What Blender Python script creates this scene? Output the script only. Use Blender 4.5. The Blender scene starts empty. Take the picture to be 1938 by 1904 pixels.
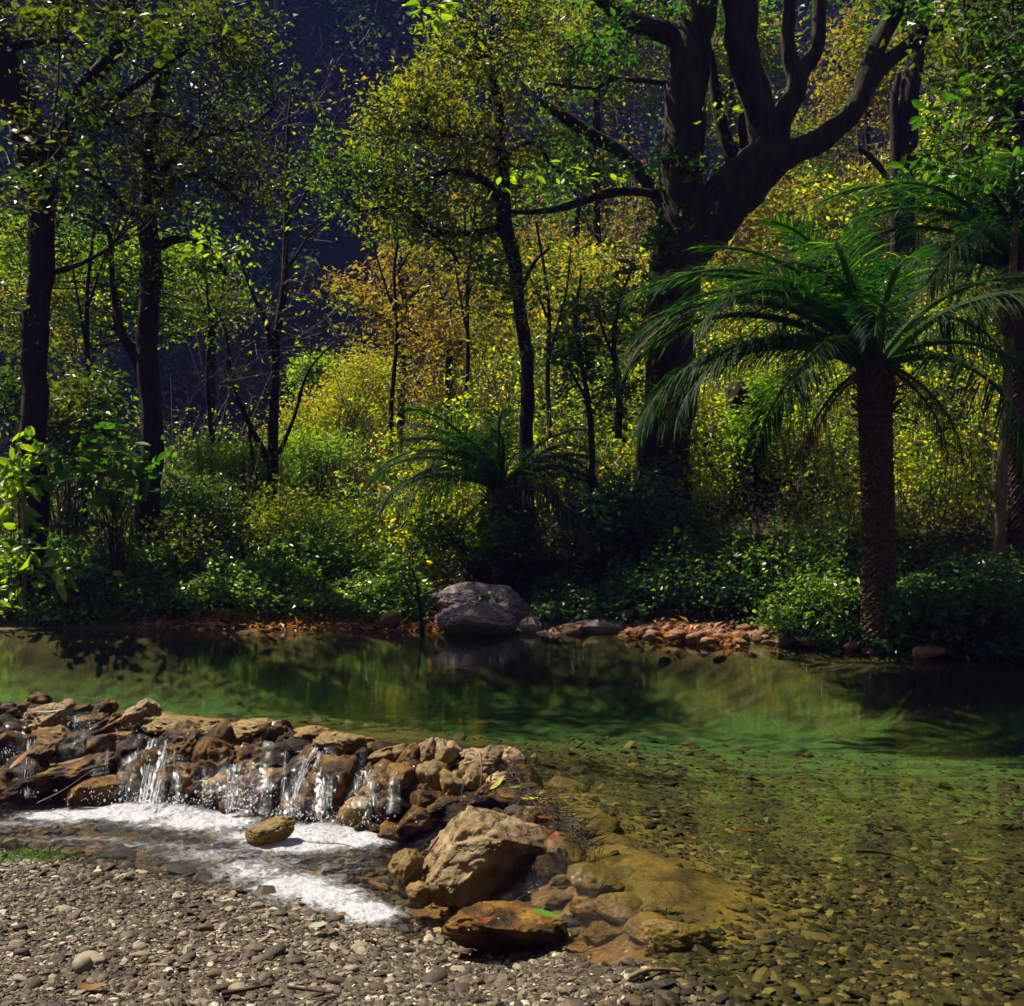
import bpy, bmesh, math, random
import numpy as np
from mathutils import Vector, Matrix

# ------------------------------------------------------------------ camera, light, exposure
R = math.radians
sc = bpy.context.scene
F_PX, CU, CV, H = 2041.0, 969.0, 952.0, 1.55        # focal length and centre in picture units, eye height above the pool
cam_d = bpy.data.cameras.new('camera'); cam = bpy.data.objects.new('camera', cam_d)
sc.collection.objects.link(cam); sc.camera = cam
cam.location = (0, 0, H); cam.rotation_euler = (R(90), 0, 0)
cam_d.sensor_width = 36.0; cam_d.lens = 36.0 * F_PX / 1938.0
cam_d.clip_start = 0.05; cam_d.clip_end = 600

SUN_AZ, SUN_EL = R(-63), R(55)                      # azimuth from +Y towards +X (negative: left), elevation
sun_dir = Vector((math.sin(SUN_AZ) * math.cos(SUN_EL), math.cos(SUN_AZ) * math.cos(SUN_EL), math.sin(SUN_EL)))
sl = bpy.data.lights.new('sun', 'SUN'); sl.energy = 5.0; sl.angle = R(0.55); sl.color = (1.0, 0.90, 0.74)
so = bpy.data.objects.new('sun', sl); sc.collection.objects.link(so)
so.rotation_euler = (-sun_dir).to_track_quat('-Z', 'Y').to_euler(); so.location = (0, 0, 60)
w = bpy.data.worlds.new('World'); sc.world = w; w.use_nodes = True
wn = w.node_tree; bg = wn.nodes['Background']
sky = wn.nodes.new('ShaderNodeTexSky'); sky.sky_type = 'NISHITA'; sky.sun_disc = False
sky.sun_elevation = SUN_EL; sky.sun_rotation = SUN_AZ
wn.links.new(sky.outputs[0], bg.inputs[0]); bg.inputs[1].default_value = 0.055
sc.view_settings.view_transform = 'Standard'; sc.view_settings.look = 'None'
sc.view_settings.exposure = 1.0; sc.view_settings.gamma = 1.0; sc.view_settings.use_curve_mapping = False
sc.render.engine = 'CYCLES'
cy = sc.cycles
cy.use_denoising = True; cy.max_bounces = 7; cy.diffuse_bounces = 2; cy.glossy_bounces = 3
cy.transmission_bounces = 4; cy.transparent_max_bounces = 10; cy.volume_bounces = 0
cy.sample_clamp_indirect = 4.0; cy.caustics_reflective = False; cy.caustics_refractive = False
cy.use_adaptive_sampling = True; cy.adaptive_threshold = 0.02

rng = np.random.default_rng(7)
C = sc.collection

# ------------------------------------------------------------------ helpers
def P(u, v, y=None, z=None):
    """Point seen at picture position (u, v), at distance y or on the level z."""
    if y is None: y = (H - z) * F_PX / (v - CV)
    return np.array([(u - CU) / F_PX * y, y, H - (v - CV) / F_PX * y])

_h = np.random.default_rng(3)
_perm = _h.permutation(512).astype(np.int64); _perm = np.concatenate([_perm, _perm])
_grad = _h.normal(size=(512, 3)); _grad /= np.linalg.norm(_grad, axis=1)[:, None]
def perlin(p):
    p = np.asarray(p, float); i = np.floor(p).astype(np.int64); f = p - i
    u = f * f * f * (f * (f * 6 - 15) + 10); i &= 511
    out = 0
    for dx in (0, 1):
        wx = u[:, 0] if dx else 1 - u[:, 0]
        for dy in (0, 1):
            wy = u[:, 1] if dy else 1 - u[:, 1]
            for dz in (0, 1):
                wz_ = u[:, 2] if dz else 1 - u[:, 2]
                h = _perm[(_perm[(_perm[(i[:, 0] + dx) & 511] + i[:, 1] + dy) & 511] + i[:, 2] + dz) & 511]
                g = _grad[h]
                out = out + wx * wy * wz_ * (g[:, 0] * (f[:, 0] - dx) + g[:, 1] * (f[:, 1] - dy) + g[:, 2] * (f[:, 2] - dz))
    return out * 1.6
def fbm(p, o=4, lac=2.1, gain=0.5):
    s, a = 0, 1.0; p = np.asarray(p, float)
    for k in range(o):
        s = s + a * perlin(p + 17.3 * k); p = p * lac; a *= gain
    return s
def fbm2(x, y, f, o=4, seed=0.0):
    return fbm(np.stack([x * f, y * f, np.full_like(x, seed + 0.37)], 1), o)
def sm(x, a=0.0, b=1.0):
    t = np.clip((x - a) / (b - a), 0, 1); return t * t * (3 - 2 * t)
def rot_to(d):
    return Vector(d).to_track_quat('Z', 'Y')

def build(name, V, Fc, mat=None, parent=None, attrs=None, smooth=False, uv=None, mats=None, midx=None):
    V = np.asarray(V, np.float32); Fc = np.asarray(Fc, np.int32)
    me = bpy.data.meshes.new(name); n, k = Fc.shape
    me.vertices.add(len(V)); me.vertices.foreach_set('co', V.ravel())
    me.loops.add(n * k); me.loops.foreach_set('vertex_index', Fc.ravel())
    me.polygons.add(n); me.polygons.foreach_set('loop_start', np.arange(0, n * k, k, dtype=np.int32))
    me.polygons.foreach_set('use_smooth', np.full(n, bool(smooth)))
    if midx is not None: me.polygons.foreach_set('material_index', np.asarray(midx, np.int32))
    for an, av in (attrs or {}).items():
        av = np.asarray(av, np.float32)
        if av.ndim == 1:
            a = me.attributes.new(an, 'FLOAT', 'POINT'); a.data.foreach_set('value', av)
        else:
            if av.shape[1] == 3: av = np.concatenate([av, np.ones((len(av), 1), np.float32)], 1)
            a = me.attributes.new(an, 'FLOAT_COLOR', 'POINT'); a.data.foreach_set('color', av.ravel())
    for m in (mats or ([mat] if mat else [])): me.materials.append(m)
    me.update(); me.validate()
    o = bpy.data.objects.new(name, me); C.objects.link(o)
    if parent is not None:
        o.parent = parent
        o.matrix_parent_inverse = Matrix.Translation(parent.location).inverted()
    return o
def tag(o, label=None, cat=None, group=None, kind=None):
    if label: o['label'] = label
    if cat: o['category'] = cat
    if group: o['group'] = group
    if kind: o['kind'] = kind
    return o
def empty(name, loc, label, cat, group=None):
    o = bpy.data.objects.new(name, None); C.objects.link(o); o.location = Vector([float(a) for a in loc]); o.empty_display_size = 0.2
    return tag(o, label, cat, group)

class Bag:                                          # collects triangles
    def __init__(s): s.V, s.F, s.A, s.n = [], [], [], 0
    def add(s, V, Fc, A=None):
        if Fc.shape[1] == 4: Fc = np.concatenate([Fc[:, [0, 1, 2]], Fc[:, [0, 2, 3]]])
        s.V.append(V); s.F.append(Fc + s.n); s.n += len(V)
        s.A.append(np.full(len(V), 0.5) if A is None else A)
    def build(s, name, mat, parent=None, smooth=False):
        return build(name, np.concatenate(s.V), np.concatenate(s.F), mat, parent, {'rnd': np.concatenate(s.A)}, smooth)

def catmull(pts, n=6):
    pts = np.asarray(pts, float); out = []
    q = np.vstack([2 * pts[0] - pts[1], pts, 2 * pts[-1] - pts[-2]])
    for i in range(1, len(q) - 2):
        for t in np.linspace(0, 1, n, endpoint=False):
            a, b, c, d = q[i - 1:i + 3]
            out.append(0.5 * (2 * b + (c - a) * t + (2 * a - 5 * b + 4 * c - d) * t * t + (3 * b - a - 3 * c + d) * t ** 3))
    out.append(pts[-1]); return np.array(out)
def tube(pts, rad, k=10, rough=0.0, seed=0.0, cap=True):
    pts = np.asarray(pts, float); n = len(pts); T = np.gradient(pts, axis=0); T /= np.linalg.norm(T, axis=1)[:, None] + 1e-9
    ref = np.array([0.13, 1, 0.11]) if abs(T[0][1]) < 0.8 else np.array([1, 0.1, 0.1])
    A = np.cross(T, ref); A /= np.linalg.norm(A, axis=1)[:, None] + 1e-9; B = np.cross(T, A)
    th = np.linspace(0, 2 * np.pi, k, endpoint=False)
    ring = A[:, None] * np.cos(th)[None, :, None] + B[:, None] * np.sin(th)[None, :, None]
    r = np.asarray(rad, float)[:, None] * np.ones(k)[None]
    if rough:
        q = (pts[:, None] * np.array([1, 1, 0.35]) * (1.2 / max(np.mean(rad), .01)) + ring * 1.6 + seed).reshape(-1, 3)
        r = r * (1 + rough * fbm(q, 3).reshape(n, k))
    V = (pts[:, None] + ring * r[..., None]).reshape(-1, 3)
    i = np.arange(n - 1)[:, None] * k; j = np.arange(k)[None]; j2 = (j + 1) % k
    Fc = np.stack([i + j, i + j2, i + k + j2, i + k + j], -1).reshape(-1, 4)
    return V, Fc
def segs(P0, P1, R0, R1):                            # three-sided tapered sticks
    P0, P1 = np.asarray(P0, float), np.asarray(P1, float); n = len(P0)
    T = P1 - P0; T /= np.linalg.norm(T, axis=1)[:, None] + 1e-9
    A = np.cross(T, np.array([0.31, 0.9, 0.27])); A /= np.linalg.norm(A, axis=1)[:, None] + 1e-9; B = np.cross(T, A)
    V = np.zeros((n, 6, 3))
    for q in range(3):
        d = A * math.cos(q * 2.094) + B * math.sin(q * 2.094)
        V[:, q] = P0 + d * np.asarray(R0)[:, None]; V[:, 3 + q] = P1 + d * np.asarray(R1)[:, None]
    b = np.arange(n)[:, None] * 6
    Fc = np.concatenate([b + np.array([[q, (q + 1) % 3, 3 + (q + 1) % 3, 3 + q]]) for q in range(3)])
    return V.reshape(-1, 3), Fc
def unit(a): return a / (np.linalg.norm(a, axis=-1, keepdims=True) + 1e-9)
def leaves(P0, size, up=0.6, droop=0.35, aspect=0.5, fold=0.12, var=0.45, axis=None, big=False):
    n = len(P0); s = (np.asarray(size) * np.ones(n)) * np.minimum(np.exp(rng.normal(0, var, n)), 1.7)
    ax = rng.normal(size=(n, 3)); ax[:, 2] = ax[:, 2] * 0.5 - droop
    if axis is not None: ax = ax * 0.35 + axis
    ax = unit(ax); nr = rng.normal(size=(n, 3)); nr[:, 2] += up
    side = unit(np.cross(ax, nr)); nr = np.cross(side, ax); s = s[:, None]
    if big:
        pr = [(0, 0, 0), (.22, .36, .02), (.55, .5, .03), (.82, .28, -.03), (1, 0, -.12), (.82, -.28, -.03), (.55, -.5, .03), (.22, -.36, .02), (.5, 0, -.05)]
        V = np.stack([P0 + ax * s * a + side * s * aspect * b + nr * s * c * (fold / .12) for a, b, c in pr], 1)
        t = np.array([[8, i, (i + 1) % 8] for i in range(8)])
        Fc = (np.arange(n)[:, None, None] * 9 + t[None]).reshape(-1, 3); k = 9
    else:
        V = np.stack([P0, P0 + ax * s * .45 + side * s * aspect * .5 + nr * s * fold, P0 + ax * s - nr * s * fold * .6,
                      P0 + ax * s * .45 - side * s * aspect * .5 + nr * s * fold], 1)
        Fc = (np.arange(n)[:, None, None] * 4 + np.array([[0, 2, 1], [0, 3, 2]])[None]).reshape(-1, 3); k = 4
    return V.reshape(-1, 3), Fc, np.repeat(rng.random(n), k)

# ------------------------------------------------------------------ materials
def nodes(name):
    m = bpy.data.materials.new(name); m.use_nodes = True; nt = m.node_tree
    for x in list(nt.nodes): nt.nodes.remove(x)
    return m, nt, nt.nodes.new, nt.links.new
def ramp(nt, stops, src, link, const=False):
    r = nt.nodes.new('ShaderNodeValToRGB'); e = r.color_ramp.elements
    if const: r.color_ramp.interpolation = 'CONSTANT'
    for i, (p, c) in enumerate(stops):
        if i < 2: x = e[i]; x.position = p
        else: x = e.new(p)
        x.color = (*c, 1)
    link(src, r.inputs[0]); return r
def noise_node(nt, scale, detail=4, rough=.5, vec=None, dist=0):
    n = nt.nodes.new('ShaderNodeTexNoise'); n.inputs['Scale'].default_value = scale; n.inputs['Detail'].default_value = detail
    n.inputs['Roughness'].default_value = rough; n.inputs['Distortion'].default_value = dist
    if vec is not None: nt.links.new(vec, n.inputs['Vector'])
    return n
def mat_leaf(name, stops, trans=0.5, tcol=(2.3, 2.5, .7), rough=.42, spec=.4, clump=None, cscale=.6):
    m, nt, N, L = nodes(name); out = N('ShaderNodeOutputMaterial')
    at = N('ShaderNodeAttribute'); at.attribute_name = 'rnd'
    col = ramp(nt, stops, at.outputs['Fac'], L).outputs[0]
    if clump:
        g = N('ShaderNodeNewGeometry'); nn = noise_node(nt, cscale, 3, .6, g.outputs['Position'])
        rr = ramp(nt, [(.45, (0, 0, 0)), (.62, (1, 1, 1))], nn.outputs[0], L)
        mx = N('ShaderNodeMix'); mx.data_type = 'RGBA'; L(rr.outputs[0], mx.inputs[0]); L(col, mx.inputs[6])
        c2 = ramp(nt, clump, at.outputs['Fac'], L); L(c2.outputs[0], mx.inputs[7]); col = mx.outputs[2]
    p = N('ShaderNodeBsdfPrincipled'); L(col, p.inputs['Base Color']); p.inputs['Roughness'].default_value = rough
    p.inputs['Specular IOR Level'].default_value = spec
    t = N('ShaderNodeBsdfTranslucent'); mm = N('ShaderNodeMix'); mm.data_type = 'RGBA'; mm.blend_type = 'MULTIPLY'
    mm.inputs[0].default_value = 1; L(col, mm.inputs[6]); mm.inputs[7].default_value = (*tcol, 1); mm.clamp_result = False
    L(mm.outputs[2], t.inputs['Color']); s = N('ShaderNodeMixShader'); s.inputs[0].default_value = trans
    L(p.outputs[0], s.inputs[1]); L(t.outputs[0], s.inputs[2]); L(s.outputs[0], out.inputs[0]); return m
def mat_rock(name, stops, scale=6, rough=.75, bump=.5, crack=.6, wet=0.0, fine=60, bdist=.01, spec=.35):
    m, nt, N, L = nodes(name); out = N('ShaderNodeOutputMaterial'); tc = N('ShaderNodeTexCoord'); oi = N('ShaderNodeObjectInfo')
    va = N('ShaderNodeVectorMath'); va.operation = 'ADD'; L(tc.outputs['Object'], va.inputs[0])
    cm = N('ShaderNodeCombineXYZ'); ms = N('ShaderNodeMath'); ms.operation = 'MULTIPLY'; ms.inputs[1].default_value = 31; L(oi.outputs['Random'], ms.inputs[0])
    L(ms.outputs[0], cm.inputs[0]); L(cm.outputs[0], va.inputs[1]); vec = va.outputs[0]
    n1 = noise_node(nt, scale, 8, .62, vec, .4); n2 = noise_node(nt, fine, 6, .65, vec)
    col = ramp(nt, stops, n1.outputs[0], L)
    vo = N('ShaderNodeTexVoronoi'); vo.feature = 'DISTANCE_TO_EDGE'; vo.inputs['Scale'].default_value = scale * .7
    nd = noise_node(nt, scale * 1.3, 4, .6, vec); vm = N('ShaderNodeVectorMath'); vm.operation = 'SCALE'; vm.inputs['Scale'].default_value = .25
    L(nd.outputs['Color'], vm.inputs[0]); vd = N('ShaderNodeVectorMath'); vd.operation = 'ADD'; L(vec, vd.inputs[0]); L(vm.outputs[0], vd.inputs[1])
    L(vd.outputs[0], vo.inputs['Vector'])
    cr = ramp(nt, [(0, (1 - crack,) * 3), (.035, (1, 1, 1))], vo.outputs[0], L)
    mx = N('ShaderNodeMix'); mx.data_type = 'RGBA'; mx.blend_type = 'MULTIPLY'; mx.inputs[0].default_value = .7
    L(col.outputs[0], mx.inputs[6]); L(cr.outputs[0], mx.inputs[7])
    m2 = N('ShaderNodeMix'); m2.data_type = 'RGBA'; m2.blend_type = 'MULTIPLY'; m2.inputs[0].default_value = .55
    L(mx.outputs[2], m2.inputs[6]); rr = ramp(nt, [(.3, (.45,) * 3), (.62, (1.0,) * 3)], n2.outputs[0], L); L(rr.outputs[0], m2.inputs[7])
    ad = N('ShaderNodeMath'); ad.operation = 'ADD'; L(n1.outputs[0], ad.inputs[0])
    a2 = N('ShaderNodeMath'); a2.operation = 'MULTIPLY'; a2.inputs[1].default_value = .45; L(n2.outputs[0], a2.inputs[0]); L(a2.outputs[0], ad.inputs[1])
    a3 = N('ShaderNodeMath'); a3.operation = 'MULTIPLY_ADD'; a3.inputs[1].default_value = crack * .5; L(cr.outputs[0], a3.inputs[0]); L(ad.outputs[0], a3.inputs[2])
    b = N('ShaderNodeBump'); b.inputs['Strength'].default_value = bump; b.inputs['Distance'].default_value = bdist; L(a3.outputs[0], b.inputs['Height'])
    p = N('ShaderNodeBsdfPrincipled'); L(m2.outputs[2], p.inputs['Base Color']); L(b.outputs[0], p.inputs['Normal'])
    p.inputs['Roughness'].default_value = rough; p.inputs['Specular IOR Level'].default_value = spec
    if wet:
        n3 = noise_node(nt, 110, 3, .7, vec); b3 = N('ShaderNodeBump'); b3.inputs['Strength'].default_value = 1; b3.inputs['Distance'].default_value = .03
        L(n3.outputs[0], b3.inputs['Height']); gl = N('ShaderNodeBsdfGlossy'); gl.inputs['Roughness'].default_value = .07; L(b3.outputs[0], gl.inputs['Normal'])
        sh = N('ShaderNodeMixShader'); sh.inputs[0].default_value = .018 * wet; L(p.outputs[0], sh.inputs[1]); L(gl.outputs[0], sh.inputs[2]); L(sh.outputs[0], out.inputs[0]); return m
    L(p.outputs[0], out.inputs[0]); return m
def mat_plain(name, c1, c2, scale=12, rough=.8, bump=.4, stretch=(1, 1, 1), bdist=.02, trans=0):
    m, nt, N, L = nodes(name); out = N('ShaderNodeOutputMaterial'); tc = N('ShaderNodeTexCoord')
    mp = N('ShaderNodeMapping'); mp.inputs['Scale'].default_value = stretch; L(tc.outputs['Object'], mp.inputs[0])
    n1 = noise_node(nt, scale, 6, .65, mp.outputs[0]); col = ramp(nt, [(.35, c1), (.68, c2)], n1.outputs[0], L)
    b = N('ShaderNodeBump'); b.inputs['Strength'].default_value = bump; b.inputs['Distance'].default_value = bdist; L(n1.outputs[0], b.inputs['Height'])
    p = N('ShaderNodeBsdfPrincipled'); L(col.outputs[0], p.inputs['Base Color']); L(b.outputs[0], p.inputs['Normal']); p.inputs['Roughness'].default_value = rough
    p.inputs['Specular IOR Level'].default_value = .3
    L(p.outputs[0], out.inputs[0]); return m
def mat_attr(name, scale=40, rough=.8, bump=.5, bdist=.01, lo=.5, hi=1.3, spec=.3):
    """Colour from the painted ground kinds (attribute Col), grain from noise."""
    m, nt, N, L = nodes(name); out = N('ShaderNodeOutputMaterial'); at = N('ShaderNodeAttribute'); at.attribute_name = 'Col'
    g = N('ShaderNodeNewGeometry'); n1 = noise_node(nt, scale, 7, .65, g.outputs['Position'])
    rr = ramp(nt, [(.3, (lo,) * 3), (.7, (hi,) * 3)], n1.outputs[0], L)
    mx = N('ShaderNodeMix'); mx.data_type = 'RGBA'; mx.blend_type = 'MULTIPLY'; mx.inputs[0].default_value = 1
    L(at.outputs['Color'], mx.inputs[6]); L(rr.outputs[0], mx.inputs[7])
    b = N('ShaderNodeBump'); b.inputs['Strength'].default_value = bump; b.inputs['Distance'].default_value = bdist; L(n1.outputs[0], b.inputs['Height'])
    p = N('ShaderNodeBsdfPrincipled'); L(mx.outputs[2], p.inputs['Base Color']); L(b.outputs[0], p.inputs['Normal']); p.inputs['Roughness'].default_value = rough
    p.inputs['Specular IOR Level'].default_value = spec
    L(p.outputs[0], out.inputs[0]); return m
def mat_pebble(name, stops, rough=.7, scale=70):
    m, nt, N, L = nodes(name); out = N('ShaderNodeOutputMaterial'); at = N('ShaderNodeAttribute'); at.attribute_name = 'rnd'
    g = N('ShaderNodeNewGeometry'); n1 = noise_node(nt, scale, 5, .65, g.outputs['Position'])
    col = ramp(nt, stops, at.outputs['Fac'], L); rr = ramp(nt, [(.3, (.6,) * 3), (.7, (1.2,) * 3)], n1.outputs[0], L)
    mx = N('ShaderNodeMix'); mx.data_type = 'RGBA'; mx.blend_type = 'MULTIPLY'; mx.inputs[0].default_value = 1
    L(col.outputs[0], mx.inputs[6]); L(rr.outputs[0], mx.inputs[7])
    b = N('ShaderNodeBump'); b.inputs['Strength'].default_value = .4; b.inputs['Distance'].default_value = .004; L(n1.outputs[0], b.inputs['Height'])
    p = N('ShaderNodeBsdfPrincipled'); L(mx.outputs[2], p.inputs['Base Color']); L(b.outputs[0], p.inputs['Normal']); p.inputs['Roughness'].default_value = rough
    p.inputs['Specular IOR Level'].default_value = .3
    L(p.outputs[0], out.inputs[0]); return m

M = {}
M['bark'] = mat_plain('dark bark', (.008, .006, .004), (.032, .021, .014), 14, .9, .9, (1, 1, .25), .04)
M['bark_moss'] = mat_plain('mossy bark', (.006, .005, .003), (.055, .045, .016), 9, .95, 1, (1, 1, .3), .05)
M['bark_pale'] = mat_plain('pale bark', (.09, .06, .04), (.28, .21, .15), 16, .85, .6, (1, 1, .3), .02)
M['bark_ghost'] = mat_plain('weathered pale stems', (.12, .09, .08), (.42, .36, .33), 3, .8, .3)
M['twig'] = mat_plain('twig bark', (.06, .042, .03), (.20, .15, .12), 20, .8, .3)
M['twig_dark'] = mat_plain('dark twig bark', (.015, .011, .008), (.06, .045, .03), 20, .9, .3)
M['palm_bark'] = mat_plain('palm bark', (.02, .013, .010), (.13, .085, .06), 30, .9, .6, (1, 1, 1), .02)
G1, G2 = (.016, .045, .006), (.055, .105, .010)
M['leaf_dark'] = mat_leaf('dark green leaves', [(0, (.010, .030, .005)), (.7, (.028, .06, .007)), (1, (.08, .11, .012))], .42, clump=[(0, (.04, .06, .005)), (1, (.12, .13, .01))], cscale=.9)
M['leaf_green'] = mat_leaf('green leaves', [(0, (.012, .05, .006)), (.6, (.035, .10, .01)), (1, (.09, .14, .014))], .5)
M['leaf_lime'] = mat_leaf('lime leaves', [(0, (.05, .11, .008)), (.5, (.12, .20, .012)), (1, (.22, .26, .02))], .55)
M['leaf_olive'] = mat_leaf('olive leaves', [(0, (.04, .07, .006)), (.5, (.11, .13, .008)), (.85, (.21, .18, .010)), (1, (.24, .12, .012))], .55, clump=[(0, (.02, .06, .006)), (.6, (.06, .12, .010)), (1, (.14, .16, .012))], cscale=.5)
M['leaf_gold'] = mat_leaf('golden leaves', [(0, (.08, .12, .008)), (.5, (.18, .20, .012)), (.85, (.30, .23, .014)), (1, (.34, .15, .02))], .55)
M['leaf_rust'] = mat_leaf('dry rust leaves', [(0, (.12, .07, .012)), (.35, (.20, .12, .018)), (.65, (.22, .17, .02)), (1, (.14, .17, .014))], .55, (2.0, 1.9, .7), clump=[(0, (.06, .11, .008)), (1, (.20, .20, .012))], cscale=.55)
M['leaf_mix'] = mat_leaf('thicket leaves', [(0, (.06, .13, .006)), (.45, (.20, .27, .012)), (.8, (.38, .34, .016)), (1, (.45, .22, .05))], .62, clump=[(0, (.03, .08, .006)), (.5, (.10, .18, .010)), (1, (.34, .32, .018))], cscale=1.1)
M['leaf_bank'] = mat_leaf('bank cover leaves', [(0, (.03, .08, .008)), (.45, (.09, .17, .018)), (.8, (.20, .28, .05)), (1, (.42, .44, .22))], .45, rough=.3, spec=.6, clump=[(0, (.02, .06, .010)), (1, (.11, .20, .03))], cscale=.8)  # pale end of the ramp stands in for sun sheen on the shaded bank
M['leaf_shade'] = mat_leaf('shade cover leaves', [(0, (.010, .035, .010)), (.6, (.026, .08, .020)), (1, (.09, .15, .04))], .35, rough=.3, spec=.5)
M['leaf_haze_blue'] = mat_leaf('haze tinted hillside leaves', [(0, (.02, .05, .04)), (.5, (.08, .15, .11)), (1, (.26, .34, .22))], .3, rough=.6, spec=.2, clump=[(0, (.02, .02, .03)), (1, (.20, .13, .15))], cscale=.13)  # blue of the haze and extra brightness put into the leaf colour
M['palm'] = mat_leaf('palm frond', [(0, (.005, .018, .007)), (.6, (.012, .034, .008)), (.9, (.035, .07, .010)), (1, (.16, .12, .03))], .42, (1.6, 3.2, .5), rough=.6, spec=.08)
M['palm_dry'] = mat_leaf('dry palm frond', [(0, (.03, .022, .014)), (1, (.11, .075, .045))], .2, rough=.7, spec=.2)
M['litter'] = mat_leaf('fallen leaves', [(0, (.22, .07, .02)), (.5, (.38, .16, .05)), (.8, (.5, .3, .14)), (1, (.15, .06, .03))], .2, rough=.6)
M['litter_dull'] = mat_leaf('dull litter', [(0, (.08, .045, .02)), (.6, (.20, .13, .06)), (1, (.30, .24, .12))], .2, rough=.7)
M['grass'] = mat_leaf('grass blades', [(0, (.04, .13, .008)), (1, (.10, .20, .012))], .45)
M['rock_tan'] = mat_rock('tan limestone', [(.30, (.045, .024, .008)), (.43, (.16, .10, .04)), (.58, (.31, .225, .11)), (.75, (.46, .37, .22))], 5, .75, 1, .7, 0, 30, .022)
M['rock_wet'] = mat_rock('wet brown rock', [(.34, (.006, .003, .001)), (.46, (.048, .021, .003)), (.57, (.15, .075, .010)), (.73, (.33, .19, .032))], 6, .5, 1, .6, 1, 55, .02, .1)  # wet stone; ramp also paints unlit black against lit golden brown
M['rock_wet_shaded'] = mat_rock('dark wet rock', [(.34, (.004, .002, .001)), (.52, (.018, .009, .002)), (.75, (.13, .065, .012))], 7, .5, 1, .5, .8, 60, .02, .08)  # wet stone; near black also paints the shade of front faces and gaps
M['rock_ochre'] = mat_rock('ochre mossy rock', [(.25, (.04, .020, .004)), (.45, (.17, .10, .015)), (.75, (.33, .22, .045))], 7, .55, 1, .5, .6, 50, .02, .3)
M['rock_silt'] = mat_rock('silted orange brown rock', [(.25, (.028, .015, .004)), (.45, (.10, .058, .012)), (.7, (.20, .12, .03))], 6, .6, 1, .6, 0, 40, .02)
M['rock_grey'] = mat_rock('grey purple boulder', [(.25, (.12, .09, .095)), (.5, (.27, .21, .205)), (.7, (.42, .34, .31)), (.85, (.5, .42, .37))], 3.2, .8, 1, .6, 0, 30, .03)
M['rock_red'] = mat_rock('reddish bank stone', [(.25, (.09, .04, .022)), (.5, (.24, .12, .065)), (.75, (.40, .24, .14))], 7, .7, .6, .4, 0, 40, .01)
M['ground'] = mat_attr('soil', 30, .9, .7, .02)
M['pebble'] = mat_pebble('gravel stones', [(0, (.014, .009, .005)), (.35, (.052, .037, .021)), (.62, (.11, .083, .050)), (.85, (.235, .19, .125)), (1, (.46, .40, .30))])
M['pebble_wet'] = mat_pebble('pool bed stones', [(0, (.004, .003, .001)), (.35, (.015, .010, .003)), (.65, (.040, .027, .007)), (.88, (.085, .058, .016)), (1, (.18, .13, .05))])

def mat_water(name, tint, ripple=(7, 14, 1), strength=.12, fine=40, rough=.02, foam=False, dist=.02):
    m, nt, N, L = nodes(name); out = N('ShaderNodeOutputMaterial'); g = N('ShaderNodeNewGeometry')
    mp = N('ShaderNodeMapping'); mp.inputs['Scale'].default_value = ripple; L(g.outputs['Position'], mp.inputs[0])
    n1 = noise_node(nt, 1.0, 3, .55, mp.outputs[0], .3)
    b = N('ShaderNodeBump'); b.inputs['Strength'].default_value = strength; b.inputs['Distance'].default_value = dist; L(n1.outputs[0], b.inputs['Height'])
    n2 = noise_node(nt, fine, 2, .5, g.outputs['Position']); b2 = N('ShaderNodeBump'); b2.inputs['Strength'].default_value = strength * .8
    b2.inputs['Distance'].default_value = dist * .2; L(n2.outputs[0], b2.inputs['Height']); L(b.outputs[0], b2.inputs['Normal'])
    fr = N('ShaderNodeFresnel'); fr.inputs['IOR'].default_value = 1.33; L(b2.outputs[0], fr.inputs['Normal'])
    tr = N('ShaderNodeBsdfTransparent'); tr.inputs['Color'].default_value = (*tint, 1)
    gl = N('ShaderNodeBsdfGlossy'); gl.inputs['Roughness'].default_value = rough; L(b2.outputs[0], gl.inputs['Normal'])
    s = N('ShaderNodeMixShader'); L(fr.outputs[0], s.inputs[0]); L(tr.outputs[0], s.inputs[1]); L(gl.outputs[0], s.inputs[2]); res = s.outputs[0]
    if foam:
        at = N('ShaderNodeAttribute'); at.attribute_name = 'foam'
        nf = noise_node(nt, 11, 8, .72, g.outputs['Position'], 1.6); ad = N('ShaderNodeMath'); ad.operation = 'ADD'; L(at.outputs['Fac'], ad.inputs[0]); L(nf.outputs[0], ad.inputs[1])
        rr = ramp(nt, [(.72, (0, 0, 0)), (.92, (.42, .42, .42)), (1.3, (1, 1, 1))], ad.outputs[0], L)
        d = N('ShaderNodeBsdfPrincipled'); d.inputs['Base Color'].default_value = (.70, .72, .78, 1); d.inputs['Roughness'].default_value = .35
        L(b.outputs[0], d.inputs['Normal'])
        t2 = N('ShaderNodeBsdfTranslucent'); t2.inputs['Color'].default_value = (.8, .83, .88, 1)
        s3 = N('ShaderNodeMixShader'); s3.inputs[0].default_value = .4; L(d.outputs[0], s3.inputs[1]); L(t2.outputs[0], s3.inputs[2])
        s2 = N('ShaderNodeMixShader'); L(rr.outputs[0], s2.inputs[0]); L(res, s2.inputs[1]); L(s3.outputs[0], s2.inputs[2]); res = s2.outputs[0]
    L(res, out.inputs[0]); return m
M['pool'] = mat_water('clear pool water', (.90, .94, .72), (3.5, 12, 1), .06, 50, .012)
M['stream'] = mat_water('rushing stream water', (.97, .92, .80), (24, 34, 1), 1.0, 110, .05, True, .03)
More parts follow.
